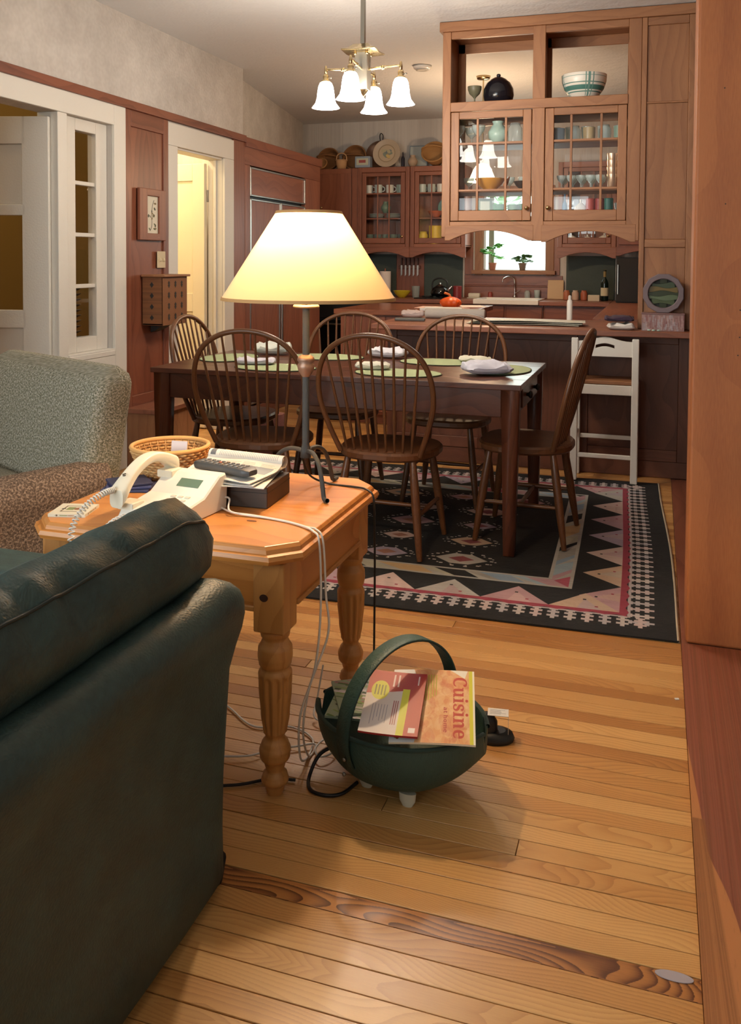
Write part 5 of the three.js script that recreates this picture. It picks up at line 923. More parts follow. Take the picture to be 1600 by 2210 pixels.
  single('red_sachet', cloth(0.07, 0.05, 0.02, 9), plain('#c0705a', 0.6), 'pinkish red packet lying in the wicker basket', 'packet', [-1.455, PT + 0.007, -2.385], 0.4);
  const sach = canvasTex(128, 192, (c, w, h) => { c.fillStyle = '#c9c2c8'; c.fillRect(0, 0, w, h); c.fillStyle = '#5b8f84'; c.beginPath(); c.moveTo(20, 60); c.lineTo(108, 60); c.lineTo(64, 150); c.fill(); c.fillStyle = '#e8eef0'; c.fillRect(40, 80, 20, 90); c.fillStyle = '#5a7fa8'; c.fillRect(70, 90, 10, 80); });
  { const g = clean(new THREE.BoxGeometry(0.05, 0.1, 0.004)); const s = single('clear_sachet', g, std({ map: sach, roughness: 0.35 }), 'upright clear packet with a green label standing in the wicker basket', 'packet', [-1.403, PT + 0.063, -2.40], 0.2); s.rotation.x = -0.15; }
  // navy folded papers, coaster
  for (let i = 0; i < 3; i++) single('navy_booklet', box(0.14 - i * 0.012, 0.007, 0.11, 0, 0.0035, 0, { b: 0.002 }), std({ map: canvasTex(64, 64, (c) => { c.fillStyle = ['#2c3358', '#38406b', '#272d4d'][i]; c.fillRect(0, 0, 64, 64); c.fillStyle = '#8a4444'; for (let k = 0; k < 5; k++) c.fillRect(rnd(4, 50), rnd(4, 56), rnd(6, 14), 3); }), roughness: 0.6 }), ['navy booklet at the bottom of the pile by the tweed arm', 'navy booklet in the middle of the pile by the tweed arm', 'red-speckled navy booklet on top of the pile by the tweed arm'][i], 'booklet', [-1.475, PT + 0.0005 + i * 0.0078, -2.24], 0.3 + 0.25 * i);
  const tile = canvasTex(128, 128, (c) => { c.fillStyle = '#d9d2bd'; c.fillRect(0, 0, 128, 128); c.strokeStyle = '#5c4a30'; c.lineWidth = 5; c.strokeRect(30, 30, 66, 66); c.fillStyle = '#7c8a54'; c.fillRect(40, 44, 26, 34); c.fillStyle = '#8a5a3c'; c.beginPath(); c.arc(78, 62, 14, 0, 7); c.fill(); c.fillStyle = '#3a3428'; c.fillRect(22, 60, 14, 8); });
  { const g = clean(new THREE.BoxGeometry(0.1, 0.008, 0.1)); const c = thing('tile_coaster', 'square cream tile coaster with a leaf drawing on the pine table corner', 'coaster', [-1.475, PT + 0.004, -1.98], 0.25); obj('tile', g, std({ map: tile, roughness: 0.35 }), c); }
}
// ---- green garden trug with magazines
{
  const tr = thing('garden_trug', 'dark green boat-shaped trug basket with a hoop handle on the floor', 'basket', [-0.592, 0, -2.085], -0.07);
  const gm = std({ color: '#2f4a43', roughness: 0.55, bumpMap: fineBump, bumpScale: 0.001 });
  const A = 0.222, B = 0.178;
  const sect = (u, off) => { const w = B * Math.pow(Math.max(0.0025, 1 - u * u), 0.62) - off, top = 0.185 - 0.006 * u * u, bot = 0.014 + 0.11 * Math.pow(Math.abs(u), 2.4) + off; return Array.from({ length: 17 }, (_, i) => { const a = PI * i / 16; return V(u * (A - off * 0.6), top - (top - bot) * Math.pow(Math.sin(a), 0.8), Math.max(0.004, w) * Math.cos(a)); }); };
  const rings = []; for (let j = 0; j <= 32; j++) { const u = -0.985 + 1.97 * j / 32; rings.push([...sect(u, 0), ...sect(u, 0.007).reverse()]); }
  obj('hull', loft(rings.map((r) => r.slice().reverse())), gm, tr);
  for (let s = -1; s <= 1; s += 2) obj('rim', clean(new THREE.TubeGeometry(new THREE.CatmullRomCurve3(Array.from({ length: 25 }, (_, j) => { const u = -0.985 + 1.97 * j / 24; const w = B * Math.pow(Math.max(0.0025, 1 - u * u), 0.62); return V(u * A, 0.184 - 0.006 * u * u, s * w); })), 60, 0.0055, 8)), gm, tr);
  // handle strap across the trug
  const hd = V(0.45, 0, -0.89).normalize(), ax = V(0.893, 0, 0.45), strap = [];
  for (let j = 0; j <= 40; j++) { const q = j / 40, a = PI * (-0.13 + 1.26 * q), r = 0.183 + 0.012 * Math.sin(PI * q), y = 0.165 + 0.195 * Math.sin(a) * (Math.sin(a) > 0 ? 1 : 0.75), c = hd.clone().multiplyScalar(-r * Math.cos(a)).add(V(0, y, 0)), nrm = hd.clone().multiplyScalar(-Math.cos(a)).add(V(0, Math.sin(a), 0)).normalize(); strap.push([[-0.021, 0.003], [-0.021, -0.003], [0.021, -0.003], [0.021, 0.003]].map(([w, t]) => c.clone().addScaledVector(ax, w).addScaledVector(nrm, t))); }
  obj('handle', loft(strap), gm, tr);
  for (const q of [-1, 1]) for (const k of [0.075, 0.11]) { const p = hd.clone().multiplyScalar(q * 0.176); obj('rivet', lathe([[0, 0.004], [0.004, 0.003], [0.005, 0], [0, 0]], 10).rotateX(q > 0 ? -PI / 2 : PI / 2).translate(p.x, k + 0.02, p.z + (q > 0 ? -0.012 : 0.012)), M.pewter, tr); }
  for (const [x, z] of [[0.05, 0.085], [0.05, -0.085], [-0.07, 0.05], [-0.07, -0.05]]) obj('foot', loft([[0.012, 0], [0.02, 0.014], [0.022, 0.034]].map(([r, y]) => Array.from({ length: 14 }, (_, i) => V(x + r * Math.cos(-2 * PI * i / 14), y, z + r * 0.5 * Math.sin(-2 * PI * i / 14))))), plain('#c9c3ae', 0.7), tr, 'pale wooden foot');
  // covers
  const cookery = canvasTex(512, 400, (c, w, h) => {
    const g = ['#d8923f', '#dda45c', '#d9a878']; c.fillStyle = '#d99a62'; c.fillRect(0, 0, w, h);
    for (let i = 0; i < 260; i++) { c.fillStyle = ['rgba(226,190,140,.25)', 'rgba(190,96,58,.2)', 'rgba(240,215,160,.22)'][i % 3]; c.beginPath(); c.ellipse(rnd(120, w), rnd(0, h), rnd(10, 46), rnd(8, 30), rnd(0, 3), 0, 7); c.fill(); }
    c.fillStyle = '#cfd2d4'; c.beginPath(); c.moveTo(0, 0); c.lineTo(130, 0); c.quadraticCurveTo(220, h * 0.45, 150, h); c.lineTo(0, h); c.fill();
    for (let i = 0; i < 70; i++) { c.fillStyle = ['#c48a3c', '#a8642c', '#d9b056', '#8f4a24'][i % 4]; c.beginPath(); c.ellipse(rnd(20, 130), rnd(150, 380), rnd(8, 22), rnd(5, 12), rnd(0, 3), 0, 7); c.fill(); }
    c.fillStyle = '#d6cf3a'; c.fillRect(w - 34, 0, 22, h); c.fillStyle = '#efe6cf'; c.fillRect(w - 12, 0, 12, h); c.fillStyle = '#e9e2d0'; c.beginPath(); c.moveTo(w - 150, 0); c.lineTo(w - 40, 0); c.lineTo(w - 60, 46); c.fill();
    c.save(); c.translate(w - 132, 36); c.rotate(PI / 2); c.fillStyle = '#b8402f'; c.font = 'bold 118px serif'; c.textBaseline = 'alphabetic'; c.fillText('Cuisine', 0, 0, h - 60); c.restore();
    c.save(); c.translate(w - 190, 210); c.rotate(PI / 2); c.fillStyle = '#a83a2c'; c.font = 'bold 34px sans-serif'; c.fillText('at home', 0, 0); c.restore();
    c.fillStyle = '#b9a63a'; for (let i = 0; i < 5; i++) c.fillRect(206 + i * 16, 30, 7, 150 - i * 8);
  });
  const red = canvasTex(400, 400, (c, w, h) => {
    c.fillStyle = '#a01f26'; c.fillRect(0, 0, w, h); c.fillStyle = '#cfc4c0'; c.beginPath(); c.moveTo(0, 160); c.lineTo(270, 120); c.lineTo(270, h); c.lineTo(0, h); c.fill();
    c.fillStyle = '#c6c52d'; c.fillRect(250, 110, 50, h - 110); c.beginPath(); c.arc(92, 130, 62, 0, 7); c.fill();
    c.fillStyle = '#6b6a1c'; for (let i = 0; i < 4; i++) c.fillRect(54 + i * 22, 96, 9, 66); c.fillStyle = '#8d3a3f'; for (let i = 0; i < 3; i++) c.fillRect(200 + i * 14, 190, 6, 150); c.fillStyle = '#8c8790'; for (let i = 0; i < 6; i++) c.fillRect(60 + i * 20, 220, 4, rnd(80, 140));
    c.fillStyle = '#e0c9c6'; c.fillRect(205, 20, 12, 80); c.fillRect(172, 20, 12, 80); c.fillRect(345, 20, 10, 60); c.fillStyle = '#e8e0dc'; c.fillRect(330, 350, 46, 30);
  });
  const green = canvasTex(256, 256, (c, w, h) => { c.fillStyle = '#8fa08a'; c.fillRect(0, 0, w, h); for (let i = 0; i < 120; i++) { c.fillStyle = ['#4c6b3c', '#7d9a5c', '#b9b6bd', '#a07a7c', '#d8d4da', '#2f4430'][i % 6]; c.save(); c.translate(rnd(0, w), rnd(0, h)); c.rotate(0.5); c.fillRect(0, 0, rnd(20, 80), rnd(5, 16)); c.restore(); } });
  const mag = (w, d, tex, label, p, ry, rx, rz, bend = 0) => {
    const g = new THREE.BoxGeometry(w, 0.006, d, 16, 1, 8), q = g.attributes.position, uv = g.attributes.uv, nn = g.attributes.normal;
    for (let i = 0; i < q.count; i++) { const x = q.getX(i), z = q.getZ(i); if (Math.abs(nn.getY(i)) > 0.5) uv.setXY(i, x / w + 0.5, 0.5 - z / d); else uv.setXY(i, 0.99, 0.5); q.setY(i, q.getY(i) + bend * (0.25 - Math.pow(x / w, 2)) * 0.2); }
    g.computeVertexNormals(); const o = single('magazine', clean(g), std({ map: tex, roughness: 0.42 }), label, 'magazine', p); o.rotation.set(rx, ry, rz, 'YXZ'); return o;
  };
  mag(0.17, 0.17, green, 'magazine with a green leafy cover leaning in the trug behind the red one', [-0.68, 0.201, -2.1], 0.5, 0.02, 0.03);
  mag(0.16, 0.15, green, 'thin grey-green catalogue at the pointed end of the trug', [-0.685, 0.192, -2.065], 0.12, 0.0, 0.0);
  mag(0.14, 0.185, red, 'red magazine with a yellow disc lying in the trug', [-0.585, 0.246, -2.0], 0.12, 0.36, 0.0, -0.05);
  mag(0.2, 0.215, cookery, 'cookery magazine with orange food photos on top of the trug', [-0.495, 0.236, -2.03], 0.22, 0.36, 0.03, 0.06);
  // small black device
  const dv = thing('black_gadget', 'small black oval gadget with a white paper label beside the trug', 'gadget', [-0.405, 0, -2.36], 0.15);
  obj('base', loft([[1, 0], [1.05, 0.008], [0.95, 0.02], [0.6, 0.026]].map(([s, y]) => Array.from({ length: 24 }, (_, i) => V(0.055 * s * Math.cos(-2 * PI * i / 24), y, 0.038 * s * Math.sin(-2 * PI * i / 24))))), M.black, dv);
  obj('hump', loft([[1, 0.015], [0.95, 0.05], [0.6, 0.068], [0.1, 0.072]].map(([s, y]) => Array.from({ length: 20 }, (_, i) => V(-0.02 + 0.032 * s * Math.cos(-2 * PI * i / 20), y, 0.024 * s * Math.sin(-2 * PI * i / 20))))), M.black, dv);
  const lb = canvasTex(128, 128, (c) => { c.fillStyle = '#dcdad6'; c.fillRect(0, 0, 128, 128); c.fillStyle = '#8b8d90'; for (let i = 0; i < 6; i++) c.fillRect(14, 22 + i * 14, rnd(60, 100), 6); });
  obj('paper_label', merge(clean(new THREE.BoxGeometry(0.056, 0.001, 0.04)).translate(0.012, 0.074, 0.0), clean(new THREE.BoxGeometry(0.001, 0.05, 0.04)).translate(0.04, 0.05, 0.0)), std({ map: lb, roughness: 0.7 }), dv);
  single('dropped_scrap', box(0.012, 0.002, 0.008, 0, 0.001, 0, { b: 0 }), M.ceramic, 'tiny white paper scrap on the boards beside the border plank', 'scrap', [0.078, 0.001, -2.75], 0.4);
}
// ---- on the peninsula counter
{
  const Y = 0.9055;
  single('rolled_towel', (() => { const g = lathe([[0, -0.21], [0.028, -0.208], [0.034, -0.2], [0.035, 0.2], [0.03, 0.208], [0, 0.21]], 20).rotateZ(PI / 2); return g; })(), std({ color: '#b3aca4', roughness: 0.9 }), 'grey rolled towel lying along the peninsula counter', 'towel', [-1.32, Y + 0.035, -5.95], 0.06);
  single('crumpled_cloth', cloth(0.16, 0.1, 0.045, 11), plain('#c3b2ae', 0.9), 'crumpled pinkish cloth at the end of the grey rolled towel', 'cloth', [-1.63, Y, -5.98], 0.2);
  single('dark_tool', box(0.2, 0.02, 0.05, 0, 0.01, 0, { b: 0.006 }), plain('#5b5955', 0.5), 'grey tool lying at the open end of the peninsula counter', 'tool', [-1.55, Y, -5.62], 0.15);
  for (let i = 0; i < 3; i++) single('paper_runner', (() => { const g = new THREE.BoxGeometry(0.7, 0.003, 0.2, 20, 1, 4), q = g.attributes.position; for (let k = 0; k < q.count; k++) q.setY(k, q.getY(k) + 0.003 * Math.sin(q.getX(k) * 9 + i) + 0.003); g.computeVertexNormals(); return clean(g); })(), plain(['#cfccb6', '#c3c6b4', '#d3d0bf'][i], 0.6), ['pale green paper runner at the bottom of the stack on the counter', 'grey-green paper runner in the middle of the stack on the counter', 'cream paper runner on top of the stack on the counter'][i], 'paper', [-0.8 + i * 0.015, Y + 0.002 + i * 0.011, -5.62 + i * 0.012], -0.02 + 0.05 * i);
  const b = thing('white_bottle', 'slim white bottle standing on the peninsula counter', 'bottle', [-0.535, Y, -5.82]);
  obj('body', lathe([[0, 0], [0.017, 0], [0.019, 0.006], [0.019, 0.13], [0.014, 0.15], [0, 0.15]], 20), M.ceramic, b); obj('cap', lathe([[0.011, 0.148], [0.011, 0.172], [0.006, 0.18], [0, 0.181]], 16), plain('#d5d2ca', 0.4), b);
  single('folded_towel', cloth(0.16, 0.16, 0.035, 14, 1), plain('#d6d1cc', 0.95), 'folded white towel under the purple cloth on the counter', 'towel', [-0.2, Y, -5.42], 0.1);
  single('purple_cloth', cloth(0.17, 0.15, 0.03, 15, 1), plain('#3a2c40', 0.95), 'dark purple cloth folded on the white towel', 'cloth', [-0.21, Y + 0.046, -5.43], 0.05);
  const bx = thing('painted_box', 'narrow mottled pink box below the round stained-glass ornament', 'box', [0.035, Y, -5.42]);
  const pk = canvasTex(256, 128, (c, w, h) => { c.fillStyle = '#8a6a66'; c.fillRect(0, 0, w, h); for (let i = 0; i < 140; i++) { c.fillStyle = ['rgba(170,180,190,.35)', 'rgba(120,70,70,.35)', 'rgba(190,160,155,.35)'][i % 3]; c.fillRect(rnd(0, w), rnd(0, h), rnd(4, 14), rnd(20, 70)); } });
  obj('body', clean(new THREE.BoxGeometry(0.235, 0.095, 0.08)).translate(0, 0.0475, 0), std({ map: pk, roughness: 0.5 }), bx); obj('lid', box(0.24, 0.008, 0.085, 0, 0.099, 0), plain('#7d5c58', 0.5), bx);
  const rg = thing('stained_glass_ornament', 'round stained-glass ornament in an octagonal stone ring on the pink box', 'ornament', [0.035, Y + 0.1035, -5.42]);
  const oc = (r, k = 8, ph = PI / 8) => Array.from({ length: k }, (_, i) => [r * Math.cos(2 * PI * i / k + ph), r * Math.sin(2 * PI * i / k + ph)]);
  obj('ring', extrude(oc(0.113, 12, PI / 12), 0.034, 0.004, [ell(0.088, 0.088, 36).reverse()]).translate(0, 0.113, -0.017), plain('#6f6064', 0.5), rg);
  const cols = ['#2c3625', '#47543a', '#59684f', '#333d2c', '#6a5c38', '#3f4d3b'];
  for (let i = 0; i < 7; i++) { const y0 = -0.086 + i * 0.0246, y1 = y0 + 0.0236, pts = []; const wv = (x, k) => 0.006 * Math.sin(x * 40 + k * 2); const xa = Math.sqrt(Math.max(0.0004, 0.0874 ** 2 - Math.max(y0 * y0, y1 * y1))); for (let k = 0; k <= 10; k++) { const x = mix(-xa, xa, k / 10); pts.push([x, y0 + wv(x, i)]); } for (let k = 10; k >= 0; k--) { const x = mix(-xa, xa, k / 10); pts.push([x, y1 + wv(x, i + 1) - 0.001]); } obj('glass_piece', extrude(pts, 0.005, 0.0008).translate(0, 0.113, -0.003), phys({ color: cols[i % 6], roughness: 0.18 }), rg); }
  obj('backing', clean(new THREE.CylinderGeometry(0.089, 0.089, 0.003, 40)).rotateX(PI / 2).translate(0, 0.113, -0.008), plain('#20241c', 0.6), rg);
  for (const [x, z] of [[-0.04, -5.352], [-0.015, -5.345], [0.012, -5.35]]) single('glass_pebble', lathe([[0, 0], [0.009, 0.001], [0.011, 0.005], [0.006, 0.009], [0, 0.01]], 12), M.mint, 'small pale glass pebble before the pink box', 'pebble', [x, Y, z], 0, 'glass pebbles before the pink box');
}
// ---- island and back worktop
{
  const Y = 0.9155;
  const sq = single('orange_squash', loft(Array.from({ length: 15 }, (_, j) => { const q = j / 14, r = Math.sin(PI * clamp(0.03 + 0.94 * q)); return Array.from({ length: 40 }, (_, i) => { const a = -2 * PI * i / 40, w = 1 + 0.07 * Math.cos(8 * a); return V(0.085 * r * w * Math.cos(a), 0.05 - 0.05 * Math.cos(PI * q) * (1 - 0.15 * r), 0.07 * r * w * Math.sin(a)); }); })), plain('#d2571f', 0.4), 'ribbed orange squash on the kitchen island', 'squash', [-1.58, Y, -6.95]);
  obj('stalk', tube([[0, 0.09, 0], [-0.012, 0.115, 0], [-0.05, 0.13, 0.01]], 0.009, 10, 6), plain('#c96a2a', 0.6), sq);
  for (let i = 0; i < 3; i++) single('loose_paper', box(0.21, 0.002, 0.28, 0, 0.001, 0, { b: 0 }), plain(['#d8bdb2', '#e0d2c8', '#d0b4ac'][i], 0.7), ['pinkish paper beside the squash on the island', 'cream paper near the far edge of the island', 'rose-tinted paper at the middle of the island'][i], 'paper', [[-1.78, -1.5, -1.62][i], Y + 0.0005, [-7.1, -7.4, -7.42][i] + (i === 2 ? 0.32 : 0)], 0.4 * i);
  single('painted_glare', merge(box(0.3, 0.008, 0.2, 0, 0.004, 0), box(0.3, 0.02, 0.01, 0, 0.012, 0.095), box(0.3, 0.02, 0.01, 0, 0.012, -0.095)), M.ceramic, 'white tray piece standing for the reflection on the polished island top', 'glare', [-1.6, Y, -6.71], 0.05);  // white slab that paints in the bright reflection on the worktop
  const tw = thing('paper_towel_holder', 'white paper towel roll beside the dark splashback', 'paper towels', [-2.73, Y, -8.9]);
  obj('roll', lathe([[0.02, 0.01], [0.06, 0.01], [0.06, 0.27], [0.02, 0.27]], 24), plain('#d8cdc6', 0.9), tw); obj('holder', merge(lathe([[0, 0], [0.07, 0], [0.07, 0.01], [0, 0.01]], 20), bar([0, 0.01, 0], [0, 0.3, 0], 0.008, 8)), M.cherryRed, tw);
  crock('bowl', plain('#c9b52e', 0.3), -2.53, Y, -8.85, 1.2, 'yellow_bowl', 'yellow bowl on the back worktop beside the stove', 'bowl');
  crock('tumbler', plain('#8f9490', 0.35), -2.39, Y, -8.88, 1.2, 'grey_tumbler', 'grey tumbler between the yellow bowl and the stove', 'tumbler');
  const st = thing('cooktop', 'black cooktop set on the back worktop', 'cooktop', [-2.15, Y, -8.82]);
  obj('plate', bc(-0.19, 0.14, 0, 0.012, -0.2, 0.2), phys({ color: '#0c0c0c', roughness: 0.2 }), st); for (const x of [-0.09, 0.06]) obj('grate', clean(new THREE.TorusGeometry(0.055, 0.006, 6, 24)).rotateX(PI / 2).translate(x, 0.02, 0.03), M.black, st);
  const kt = thing('kettle', 'black kettle with shiny lid on the cooktop', 'kettle', [-2.11, Y + 0.027, -8.79]);
  obj('body', lathe([[0, 0], [0.085, 0], [0.095, 0.03], [0.08, 0.075], [0.045, 0.1], [0, 0.105]], 28), phys({ color: '#121212', roughness: 0.12 }), kt); obj('lid', lathe([[0.045, 0.1], [0.03, 0.112], [0.008, 0.117], [0.012, 0.13], [0, 0.137]], 20), M.chrome, kt);
  obj('handle', tube([[-0.08, 0.07, 0], [-0.07, 0.15, 0], [0, 0.18, 0], [0.07, 0.15, 0], [0.08, 0.07, 0]], 0.008, 24, 8), M.black, kt); obj('spout', bar([0.075, 0.05, 0], [0.125, 0.1, 0], [0.018, 0.01]), M.chrome, kt);
  crock('can', plain('#7c2a2c', 0.4), -1.935, Y, -8.82, 1.25, 'red_canister', 'dark red canister between the stove and the sink', 'canister');
  single('butter_dish', merge(box(0.12, 0.045, 0.07, 0, 0.03, 0, { b: 0.012 }), box(0.14, 0.008, 0.09, 0, 0.004, 0)), plain('#d3cdb8', 0.4), 'cream butter dish at the corner of the sink', 'dish', [-1.8, Y, -9.02]);
  crock('jar', plain('#9a4a42', 0.3), -1.655, Y, -9.13, 0.55, 'soap_jar', 'small red jar on the ledge behind the sink', 'jar');
  crock('jar', M.clear, -1.27, Y, -9.13, 0.75, 'soap_bottle', 'clear soap jar beside the tap', 'jar');
  crock('tumbler', M.clear, -1.17, Y, -9.13, 0.9, 'sink_glass', 'drinking glass beside the tap', 'glass');
  { const g = box(0.16, 0.2, 0.014, 0, 0.1, 0, { b: 0.004 }); const o = single('cutting_board', g, plain('#c7a883', 0.6), 'pale cutting board leaning beside the sink', 'board', [-0.985, Y, -9.12], 0); o.rotation.set(-0.25, 0, -0.0); }
  for (let i = 0; i < 3; i++) crock('jar', [plain('#b06a4a', 0.4), plain('#c7ad98', 0.5), plain('#a85b40', 0.4)][i], -0.86 + i * 0.085, Y, -9.0, 0.85, 'pantry_jar', ['rust coloured jar next to the leaning cutting board', 'pale clay jar in the middle of the jars on the back worktop', 'orange-brown jar beside the cream carton'][i], 'jar');
  single('cream_carton', box(0.11, 0.06, 0.07, 0, 0.03, 0), plain('#cfc4ae', 0.7), 'cream carton in front of the wine bottle', 'carton', [-0.585, Y, -8.86]);
  const wn = thing('wine_bottle', 'dark green wine bottle with a pale label on the back worktop', 'bottle', [-0.49, Y, -8.95]);
  obj('bottle', SG.bottle, phys({ color: '#12201a', roughness: 0.1 }), wn); obj('label', lathe([[0.0375, 0.05], [0.0375, 0.13]], 22), plain('#cfc3a2', 0.7), wn); obj('capsule', lathe([[0.0148, 0.235], [0.0148, 0.3], [0.0165, 0.307], [0, 0.307]], 16), plain('#8a7440', 0.4), wn);
  const kn = thing('knife_rack', 'dark wooden knife rack on the panel behind the stove', 'rack', [-2.535, 1.13, -9.18]);
  obj('bar', box(0.24, 0.035, 0.02, 0, 0.1, 0.012), M.cherryDark, kn);
  for (let i = 0; i < 5; i++) { const x = -0.09 + i * 0.045; obj('blade', extrude([[-0.009, 0], [0.009, 0.02], [0.009, 0.12], [-0.009, 0.12]], 0.0015, 0).translate(x, 0.0, 0.023), M.steel, kn); obj('handle', box(0.016, 0.08, 0.012, x, 0.16, 0.024), plain('#4a2a20', 0.5), kn); }
  // plants on the window sill
  const plant = (x, h, r, n, pot, leaf, label) => {
    const t = thing('potted_plant', label, 'plant', [x, 1.2055, -9.145]);
    obj('pot', lathe([[0, 0], [0.028, 0], [0.04, 0.062], [0.044, 0.064], [0.044, 0.078], [0.038, 0.078], [0.036, 0.066], [0, 0.06]], 20), pot, t);
    const lg = clean(new THREE.SphereGeometry(1, 8, 5)).scale(0.021, 0.004, 0.03).translate(0, 0, 0.026);
    for (let i = 0; i < n; i++) { const a = i * 2.4, q = Math.sqrt((i + 0.5) / n), yy = 0.075 + (h - 0.075) * (0.25 + 0.75 * ((i * 0.618) % 1)), rr = r * q * (1 - 0.4 * Math.abs((yy - 0.075) / (h - 0.075) - 0.5)); const m = obj('leaf', lg, leaf[i % leaf.length], t); m.position.set(rr * Math.cos(a), yy, rr * Math.sin(a) * 0.45); m.rotation.set(rnd(-0.6, 0.5), -a + PI / 2, rnd(-0.3, 0.3)); }
    obj('stem', merge(...[0, 1, 2, 3].map((i) => tube([[0, 0.06, 0], [0.015 * Math.cos(i * 1.6), h * 0.5, 0.015 * Math.sin(i * 1.6)], [r * 0.5 * Math.cos(i * 1.6), h * 0.92, r * 0.2 * Math.sin(i * 1.6)]], 0.0022, 10, 5))), plain('#5f7a3c', 0.7), t); return t;
  };
  const lf = (c) => phys({ color: c, roughness: 0.6, transmission: 0.3, thickness: 0 });
  plant(-1.635, 0.27, 0.1, 46, M.terracotta, [lf('#5fae4c'), lf('#7cc463'), lf('#489a3f')], 'bright leafy herb in a terracotta pot on the kitchen window sill');
  plant(-1.325, 0.15, 0.08, 34, plain('#7d6a5c', 0.7), [lf('#3c6a35'), lf('#2f5a30'), lf('#4f7d3c')], 'low dark green plant in a brown pot on the kitchen window sill');
}
// shrubs outside the kitchen window
for (const [x, y, s, lab] of [[-2.2, 2.4, 0.6, 'sunlit shrub outside the kitchen window, over the herb pot'], [-0.9, 2.7, 0.7, 'sunlit shrub outside the kitchen window, over the low plant']]) {
  const t = thing('garden_shrub', lab, 'shrub', [x, 0, -12.2]); const lm = phys({ color: '#9ad08a', roughness: 0.8, transmission: 0.4, thickness: 0 }), lg = clean(new THREE.SphereGeometry(1, 6, 4)).scale(0.05, 0.01, 0.09);
  const parts = []; for (let i = 0; i < 160; i++) { const g = lg.clone(); g.rotateX(rnd(-1, 1)); g.rotateY(rnd(0, 6.3)); const a = rnd(0, 6.3), b = rnd(-1, 1), r = s * Math.cbrt(rnd(0, 1)); parts.push(g.translate(r * Math.cos(a) * Math.sqrt(1 - b * b), y + r * b, r * Math.sin(a) * Math.sqrt(1 - b * b))); }
  const f = obj('foliage', merge(parts), lm, t); f.userData.kind = 'stuff'; obj('trunk', bar([0, -0.1, 0], [0, y, 0], [0.05, 0.03], 8), plain('#6b5a48', 0.9), t);
}
struct('ground_garden', bc(-8, 6, -0.2, -0.1, -16, -9.5, { b: 0 }), plain('#8aa377', 0.95), 'lawn outside the kitchen window', 'lawn');
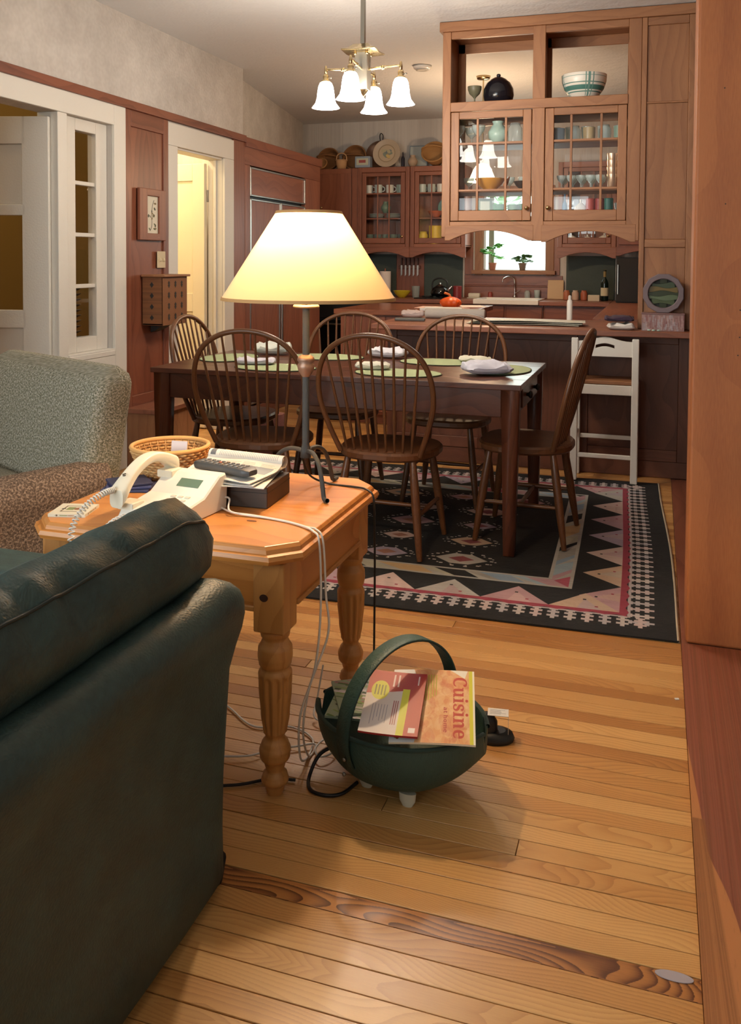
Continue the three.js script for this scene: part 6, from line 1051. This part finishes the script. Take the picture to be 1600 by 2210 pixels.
// ---- on top of the wall cupboards
{
  const Y = 2.2785, wv = (a, b) => std({ map: dataTex(128, 128, (u, v, x, y) => lerp3(hex(a), hex(b), ((x >> 3) + (y >> 3)) % 2 ? 0.2 + 0.2 * n2(x, y) : 0.8 + 0.2 * n2(x, y)), 1, 1), roughness: 0.85 });
  const straw = wv('#b98f5c', '#8a6238'), brown = wv('#9a6e42', '#6b4526'), pale = wv('#d0ab82', '#b08358'); for (const m of [straw, brown, pale]) m.map.repeat.set(10, 4);
  const basket = (label, m, x, y, z, r0, r1, h, tilt, hoop) => {
    const t = thing('straw_basket', label, 'basket', [x, y, z]); const g = new THREE.Group(); 
    const parts = [['body', lathe([[0, 0], [r0, 0], [mix(r0, r1, 0.6), h * 0.5], [r1, h], [r1 - 0.008, h], [mix(r0, r1, 0.6) - 0.008, h * 0.5], [r0 - 0.006, 0.008], [0, 0.008]], 26)], ['rim', clean(new THREE.TorusGeometry(r1, 0.008, 6, 30)).rotateX(PI / 2).translate(0, h, 0)]];
    if (hoop) parts.push(['handle', tube([[-r1, h, 0], [-r1 * 0.8, h + hoop * 0.7, 0], [0, h + hoop, 0], [r1 * 0.8, h + hoop * 0.7, 0], [r1, h, 0]], 0.007, 30, 6)]);
    const lowest = []; for (const [n, q] of parts) { q.rotateX(tilt); q.computeBoundingBox(); lowest.push(q.boundingBox.min.y); }
    const dy = -Math.min(...lowest); for (const [n, q] of parts) obj(n, q.translate(0, dy, 0), m, t); return t;
  };
  basket('round brown basket tipped on its side at the fridge end of the cupboard tops', brown, -3.42, Y - 0.003, -9.11, 0.09, 0.12, 0.1, PI / 2 - 0.25, 0.12);
  basket('little straw basket in front of the tipped brown basket', straw, -3.45, Y - 0.003, -8.93, 0.04, 0.06, 0.05, PI / 2 - 0.5);
  basket('large deep brown basket standing behind the pink straw basket', brown, -3.13, Y - 0.003, -9.125, 0.1, 0.13, 0.085, PI / 2 - 0.2, 0.1);
  basket('small pinkish straw basket with a hoop before the large brown basket', pale, -3.24, Y - 0.003, -8.94, 0.046, 0.06, 0.09, 0, 0.08);
  const pn = thing('copper_pan', 'dark shallow pan with its looped handle upright among the baskets', 'pan', [-2.86, Y, -9.13]);
  obj('bowl', lathe([[0, 0], [0.1, 0.01], [0.145, 0.05], [0.15, 0.055], [0.14, 0.052], [0.098, 0.018], [0, 0.008]], 32).rotateX(PI / 2 - 0.2).translate(0, 0.15, 0), std({ color: '#6b4a33', roughness: 0.4, metalness: 0.4 }), pn);
  obj('handle', tube([[0.0, 0.28, 0.0], [-0.015, 0.36, -0.01], [0.0, 0.39, -0.012], [0.022, 0.36, -0.01], [0.015, 0.28, 0.0]], 0.005, 24, 6), M.dark, pn);
  const bl = thing('blue_tin', 'pale blue rectangular tin with a red label on the cupboard tops', 'tin', [-2.985, Y, -8.925]);
  obj('body', box(0.17, 0.12, 0.09, 0, 0.06, 0, { b: 0.008 }), plain('#8b98a6', 0.4), bl); obj('label', box(0.075, 0.03, 0.003, 0, 0.065, 0.046, { b: 0 }), plain('#9a4a48', 0.6), bl); obj('band', box(0.13, 0.07, 0.002, 0, 0.062, 0.0455, { b: 0 }), plain('#b9b9a2', 0.6), bl);
  const pt = canvasTex(256, 256, (c, w) => { c.fillStyle = '#b9a78e'; c.fillRect(0, 0, w, w); for (let i = 0; i < 9; i++) { c.fillStyle = ['#7e8a7c', '#9c8a6c', '#6f7d80', '#b0a888'][i % 4]; c.beginPath(); c.ellipse(128 + 40 * Math.cos(i), 128 + 40 * Math.sin(i * 1.7), 44 - i * 2, 22, i, 0, 7); c.fill(); } c.fillStyle = '#c6ad6e'; c.beginPath(); c.ellipse(150, 170, 36, 20, 0.6, 0, 7); c.fill(); c.strokeStyle = '#8d7c64'; c.lineWidth = 10; c.beginPath(); c.arc(128, 128, 118, 0, 7); c.stroke(); });
  const pg = thing('painted_plate', 'large painted plate standing upright between the blue tin and the dark bottle', 'plate', [-2.735, Y, -8.95]);
  obj('rim', lathe([[0.09, 0.006], [0.145, 0.018], [0.15, 0.02], [0.15, 0.016], [0.09, 0], [0, 0]], 44).rotateX(PI / 2 - 0.14).translate(0, 0.149, 0), plain('#b5a590', 0.4), pg);
  obj('painting', clean(new THREE.CircleGeometry(0.098, 40)).rotateX(-0.14).translate(0, 0.149, 0.0095), std({ map: pt, roughness: 0.4 }), pg);
  crock('bottle', phys({ color: '#1b1b2a', roughness: 0.2 }), -2.55, Y, -8.92, 0.5, 'small_dark_bottle', 'small dark bottle beside the painted plate', 'bottle');
  const pf = thing('glass_picture', 'leaning pale picture in a thin frame behind the clay pot', 'picture', [-2.43, Y, -9.1]);
  obj('frame', box(0.2, 0.24, 0.012, 0, 0.12, 0, { rx: -0.12 }), plain('#6f7f8a', 0.5), pf); obj('picture', box(0.18, 0.22, 0.004, 0, 0.12, 0.008, { rx: -0.12, b: 0 }), plain('#aab0ac', 0.3), pf);
  crock('vase', plain('#a8917a', 0.7), -2.45, Y, -8.94, 0.7, 'clay_pot', 'small clay pot before the leaning picture', 'pot');
  basket('pointed orange straw basket leaning beside the hanging cabinet', straw, -2.2, Y - 0.003, -8.98, 0.06, 0.125, 0.17, PI / 2 - 0.55, 0.1);
}
// ---- bag on the floor behind the dining chairs
{
  const t = thing('plaid_bag', 'reddish cloth bag standing on the floor behind the dining chairs', 'bag', [-2.28, RY, -4.98], 0.2);
  obj('body', loft([[1, 0], [1.04, 0.1], [0.96, 0.24], [0.8, 0.34]].map(([s, y]) => Array.from({ length: 24 }, (_, i) => { const a = -2 * PI * i / 24, f = (v) => Math.sign(v) * Math.pow(Math.abs(v), 0.5); return V(0.12 * s * f(Math.cos(a)), y, 0.07 * s * f(Math.sin(a))); }))), plain('#7a4a42', 0.9), t);
  obj('handle', tube([[-0.06, 0.33, 0], [-0.05, 0.43, 0], [0.05, 0.43, 0], [0.06, 0.33, 0]], 0.008, 20, 6), plain('#3c2420', 0.8), t);
}

renderer.render(scene, camera);
